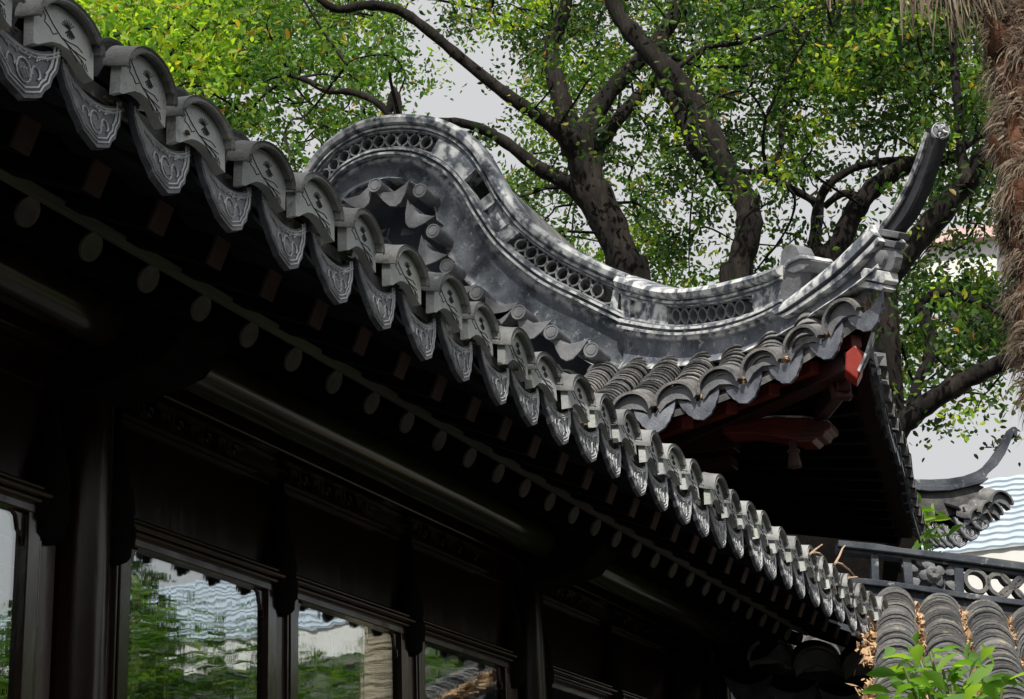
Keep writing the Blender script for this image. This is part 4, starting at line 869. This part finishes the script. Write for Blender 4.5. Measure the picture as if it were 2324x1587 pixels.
# ================================================================ PALM at the right
pl = thing('palm_tree', 'shaggy brown fibre-wrapped palm trunk at the right edge with dead fronds hanging', 'palm', (8.6, .50, GZ))
axis = catmull([(8.55, .42, GZ), (8.57, .52, 0), (8.58, .60, 1.6), (8.58, .72, 2.05), (8.60, .84, 2.5), (8.60, .84, 3.4), (8.60, .80, 4.2), (8.6, .78, 5.6), (8.6, .78, 7.0)], 12)
mb = MB(); sel = axis[axis[:, 2] < 1.95]; mb.tube(sel, .135+.006*np.sin(np.arange(len(sel))*2.2), 20); mb.build('lower_trunk', M['ringtrunk'], pl, smooth=True)
mb = MB(); sel = axis[axis[:, 2] > 1.85]; mb.tube(sel, .105+.015*np.sin(np.arange(len(sel))*1.1), 16); mb.build('fibrous_trunk', M['fibrecore'], pl, smooth=True)
def hair(P0, D, L, w_, curl, out, nseg=4):
    vs = []; side_ = np.cross(D, out); side_ /= np.linalg.norm(side_)+1e-9; p = P0.copy(); d = D.copy()
    for k in range(nseg+1):
        ww = w_*(1-k/nseg*.85); vs += [p-side_*ww, p+side_*ww]; p = p+d*L/nseg; d = d+V3(0, 0, -curl)+rng.normal(size=3)*.06; d /= np.linalg.norm(d)
    return vs, [(2*k, 2*k+1, 2*k+3, 2*k+2) for k in range(nseg)]
mb = MB()
zs = axis[:, 2]
hr = random.Random(9); z = 1.95; layer = 0
while z < 6.2:
    c = np.array([np.interp(z, zs, axis[:, k]) for k in range(3)]); ph = hr.uniform(0, 6.28)
    for s_ in range(5):                            # five ragged leaf-base tufts per layer
        a0 = ph+s_*1.2566+hr.uniform(-.3, .3)
        sg = hr.choice((-1, 1)); up_ = hr.uniform(-.5, .3)
        for h in range(62):
            a = a0+hr.gauss(0, .28); o = V3(math.cos(a), math.sin(a), 0); P0 = c+o*(.10+hr.uniform(0, .035))+V3(0, 0, hr.uniform(-.05, .07))
            tg = V3(-math.sin(a), math.cos(a), 0)*sg
            D = o*hr.uniform(.25, .6)+tg*hr.uniform(.3, 1)+V3(0, 0, up_+hr.uniform(-.25, .25)); D /= np.linalg.norm(D)
            mb.add(*hair(P0, D, hr.uniform(.06, .17), hr.choice((.001, .002, .003, .007)), hr.uniform(.3, .8), o))
    z += .085+hr.uniform(-.01, .015)
mb.build('fibre_wrap', M['fibre'], pl)
for _ in range(22):                               # pale leaf-base boots
    mb = MB()
    z = hr.uniform(2.1, 5.4); a = hr.uniform(0, 6.28); c = np.array([np.interp(z, zs, axis[:, k]) for k in range(3)]); o = V3(math.cos(a), math.sin(a), 0); t = V3(-o[1], o[0], 0)
    mb.loft([[c+o*(.10+.05*u_)+t*wd_*math.cos(q)+o*.018*math.sin(q)+V3(0, 0, .16*u_) for q in np.linspace(0, 2*math.pi, 9)[:-1]] for u_, wd_ in ((0, .09), (.5, .07), (1, .04))])
    mb.build('leaf_base', M['fibrecore'], pl, smooth=True)
for (x, y, X, sp, cnt, L0) in ((2085, -30, 8.3, 45, 34, .24), (2150, -40, 8.4, 36, 40, .33), (2190, -40, 8.5, 28, 26, .30), (1905, -40, 8.2, 70, 22, .13), (2255, -40, 8.3, 30, 14, .2)):
    mb = MB()
    for _ in range(cnt):
        p = onx(x+hr.gauss(0, sp*.45), y+hr.uniform(-20, 20), X+hr.uniform(-.1, .1)); D = V3(hr.gauss(0, .12), hr.gauss(0, .16), -1); D /= np.linalg.norm(D)
        mb.add(*hair(p, D, L0*hr.uniform(.5, 1.15), hr.uniform(.004, .010), .02, V3(-1, hr.gauss(0, .5), 0)))
    mb.build('dead_frond', M['deadfrond'], pl)
m = MB()
for x, X in ((2080, 8.3), (2160, 8.4), (2200, 8.5), (1920, 8.2)):
    p = onx(x, -55, X); m.tube(catmull([V3(8.6, .85, 5.6), (V3(8.6, .85, 5.2)+p)/2+V3(0, .1, .5), p], 6), np.linspace(.02, .010, 13), 6)
m.build('frond_stalk', M['deadfrond'], pl)
# ================================================================ SHRUBS AND BAMBOO
def sprig(name, label, cat, pts_px, X, L, n_, mt, group=None, foot=None, spread=.07, W=.34):
    base = foot if foot is not None else onx(*pts_px[0], X)*V3(1, 1, 0)+V3(0, 0, GZ)
    t = thing(name, label, cat, tuple(base), group); st_ = MB(); P = []
    for (x, y) in pts_px:
        p = onx(x, y, X+hr.uniform(-.12, .12)); q = catmull([V3(*base)+V3(0, 0, .8*(p[2]-base[2])-.0), (V3(*base)+V3(0, 0, p[2]-base[2]))*.35+p*.65-V3(0, 0, .12), p], 5)
        st_.tube(q, np.linspace(.006, .0025, len(q)), 5); 
        for _ in range(n_): P.append(p-V3(0, 0, hr.uniform(-.01, .16))+rng.normal(size=3)*spread*.35)
    st_.build('stem', M['culm'], t); leafbig(np.array(P), L, mt, t, W); return t
def leafbig(P, L, mt, t, W=.34, name='foliage'):
    mb = MB()
    for p in P:
        d = rng.normal(size=3)*V3(1, 1, .45)+V3(0, 0, .35); d /= np.linalg.norm(d); s_ = np.cross(d, V3(0, 0, 1)+rng.normal(size=3)*.5); s_ /= np.linalg.norm(s_); u_ = np.cross(s_, d); l = L*random.uniform(.6, 1.25); vs = []
        for k, w_ in enumerate((.05, .62, 1, .78, .02)):
            c = p+d*l*k/4-V3(0, 0, 1)*l*.22*(k/4)**2; ww = l*W*.5*w_; vs += [c-s_*ww+u_*ww*.35, c, c+s_*ww+u_*ww*.35]
        mb.add(vs, [(3*k+e, 3*k+e+1, 3*k+e+4, 3*k+e+3) for k in range(4) for e in (0, 1)])
    mb.build(name, M[mt], t, smooth=True)
sprig('shrub', 'glossy bright green shrub sprays in front of the leaf-littered tiles, bottom right', 'shrub', [(2050, 1515), (2085, 1490), (2110, 1480), (2140, 1520), (2100, 1550), (2160, 1555), (2075, 1570), (2205, 1560), (2230, 1585), (2275, 1560), (2130, 1585), (2255, 1590), (2180, 1590), (2040, 1590), (2100, 1610), (2160, 1620), (2230, 1625)], 3.6, .066, 20, 'shrub', foot=V3(3.6, .60, GZ), spread=.07, W=.42)
sprig('sapling', 'small green weed rooted among the old tiles of the corner roof', 'plant', [(2110, 1150), (2100, 1180), (2125, 1175), (2090, 1200), (2115, 1215), (2095, 1230)], 12.0, .14, 7, 'shrub', foot=onx(2103, 1215, 12.1), spread=.12)
def bamboo(label, x, y, top, n_=26, r=.35, dens=200):
    t = thing('bamboo', label, 'bamboo', (x, y, GZ), 'bamboo clumps facing the gallery'); st_ = MB(); P = []
    for _ in range(n_):
        a = hr.uniform(0, 6.28); rr_ = r*math.sqrt(hr.random()); h = top-hr.uniform(0, .9)*abs(hr.gauss(0, .6)); b_ = V3(x+rr_*math.cos(a), y+rr_*math.sin(a), GZ); tp = b_+V3(hr.gauss(0, .12), hr.gauss(0, .12), h-GZ)
        q = catmull([b_, (b_+tp)/2, tp], 5); st_.tube(q, np.linspace(.010, .003, len(q)), 5)
        for _ in range(dens//3):
            u_ = hr.uniform(.45, 1.0); c = b_+(tp-b_)*u_+rng.normal(size=3)*V3(.10, .10, .03)
            P += [c]*3
    st_.build('culm', M['culm'], t); leafbig(np.array(P), .15, 'bamboo', t, .14)
bamboo('low bamboo clump mirrored in the leftmost window', 6.7, -.55, 1.62)
bamboo('tallest bamboo clump mirrored in the second window', 8.3, -.85, 2.02, 40, .55)
bamboo('bamboo clump mirrored beside the palm trunk', 10.0, -.55, 1.95, 36, .5)
bamboo('broad bamboo clump mirrored at the far windows', 12.2, -.6, 2.35, 34, .6)
# twigs lodged on the gallery eave tiles
tg = thing('dry_twig', 'bare dry twigs caught upright on the farther eave tiles of the gallery', 'twig', (6.9, 1.66, 1.5))
mb = MB()
for pts in ([(1838, 1258), (1852, 1246), (1866, 1236)], [(1845, 1254), (1860, 1256), (1870, 1264)], [(1895, 1280), (1905, 1262), (1912, 1245), (1918, 1238)], [(1898, 1277), (1912, 1281), (1930, 1296), (1944, 1312)], [(1925, 1312), (1945, 1310), (1955, 1322)], [(1970, 1400), (1985, 1420), (1990, 1440)]):
    mb.tube([ony(x, y, 1.60+.01*k) for k, (x, y) in enumerate(pts)], np.linspace(.005, .0025, len(pts)), 5)
mb.build('twig_stems', M['twig'], tg)

bpy.data.objects.remove(dripE); bpy.data.objects.remove(drip0); bpy.data.objects.remove(cap0); bpy.data.objects.remove(dripF); bpy.data.objects.remove(hood0)
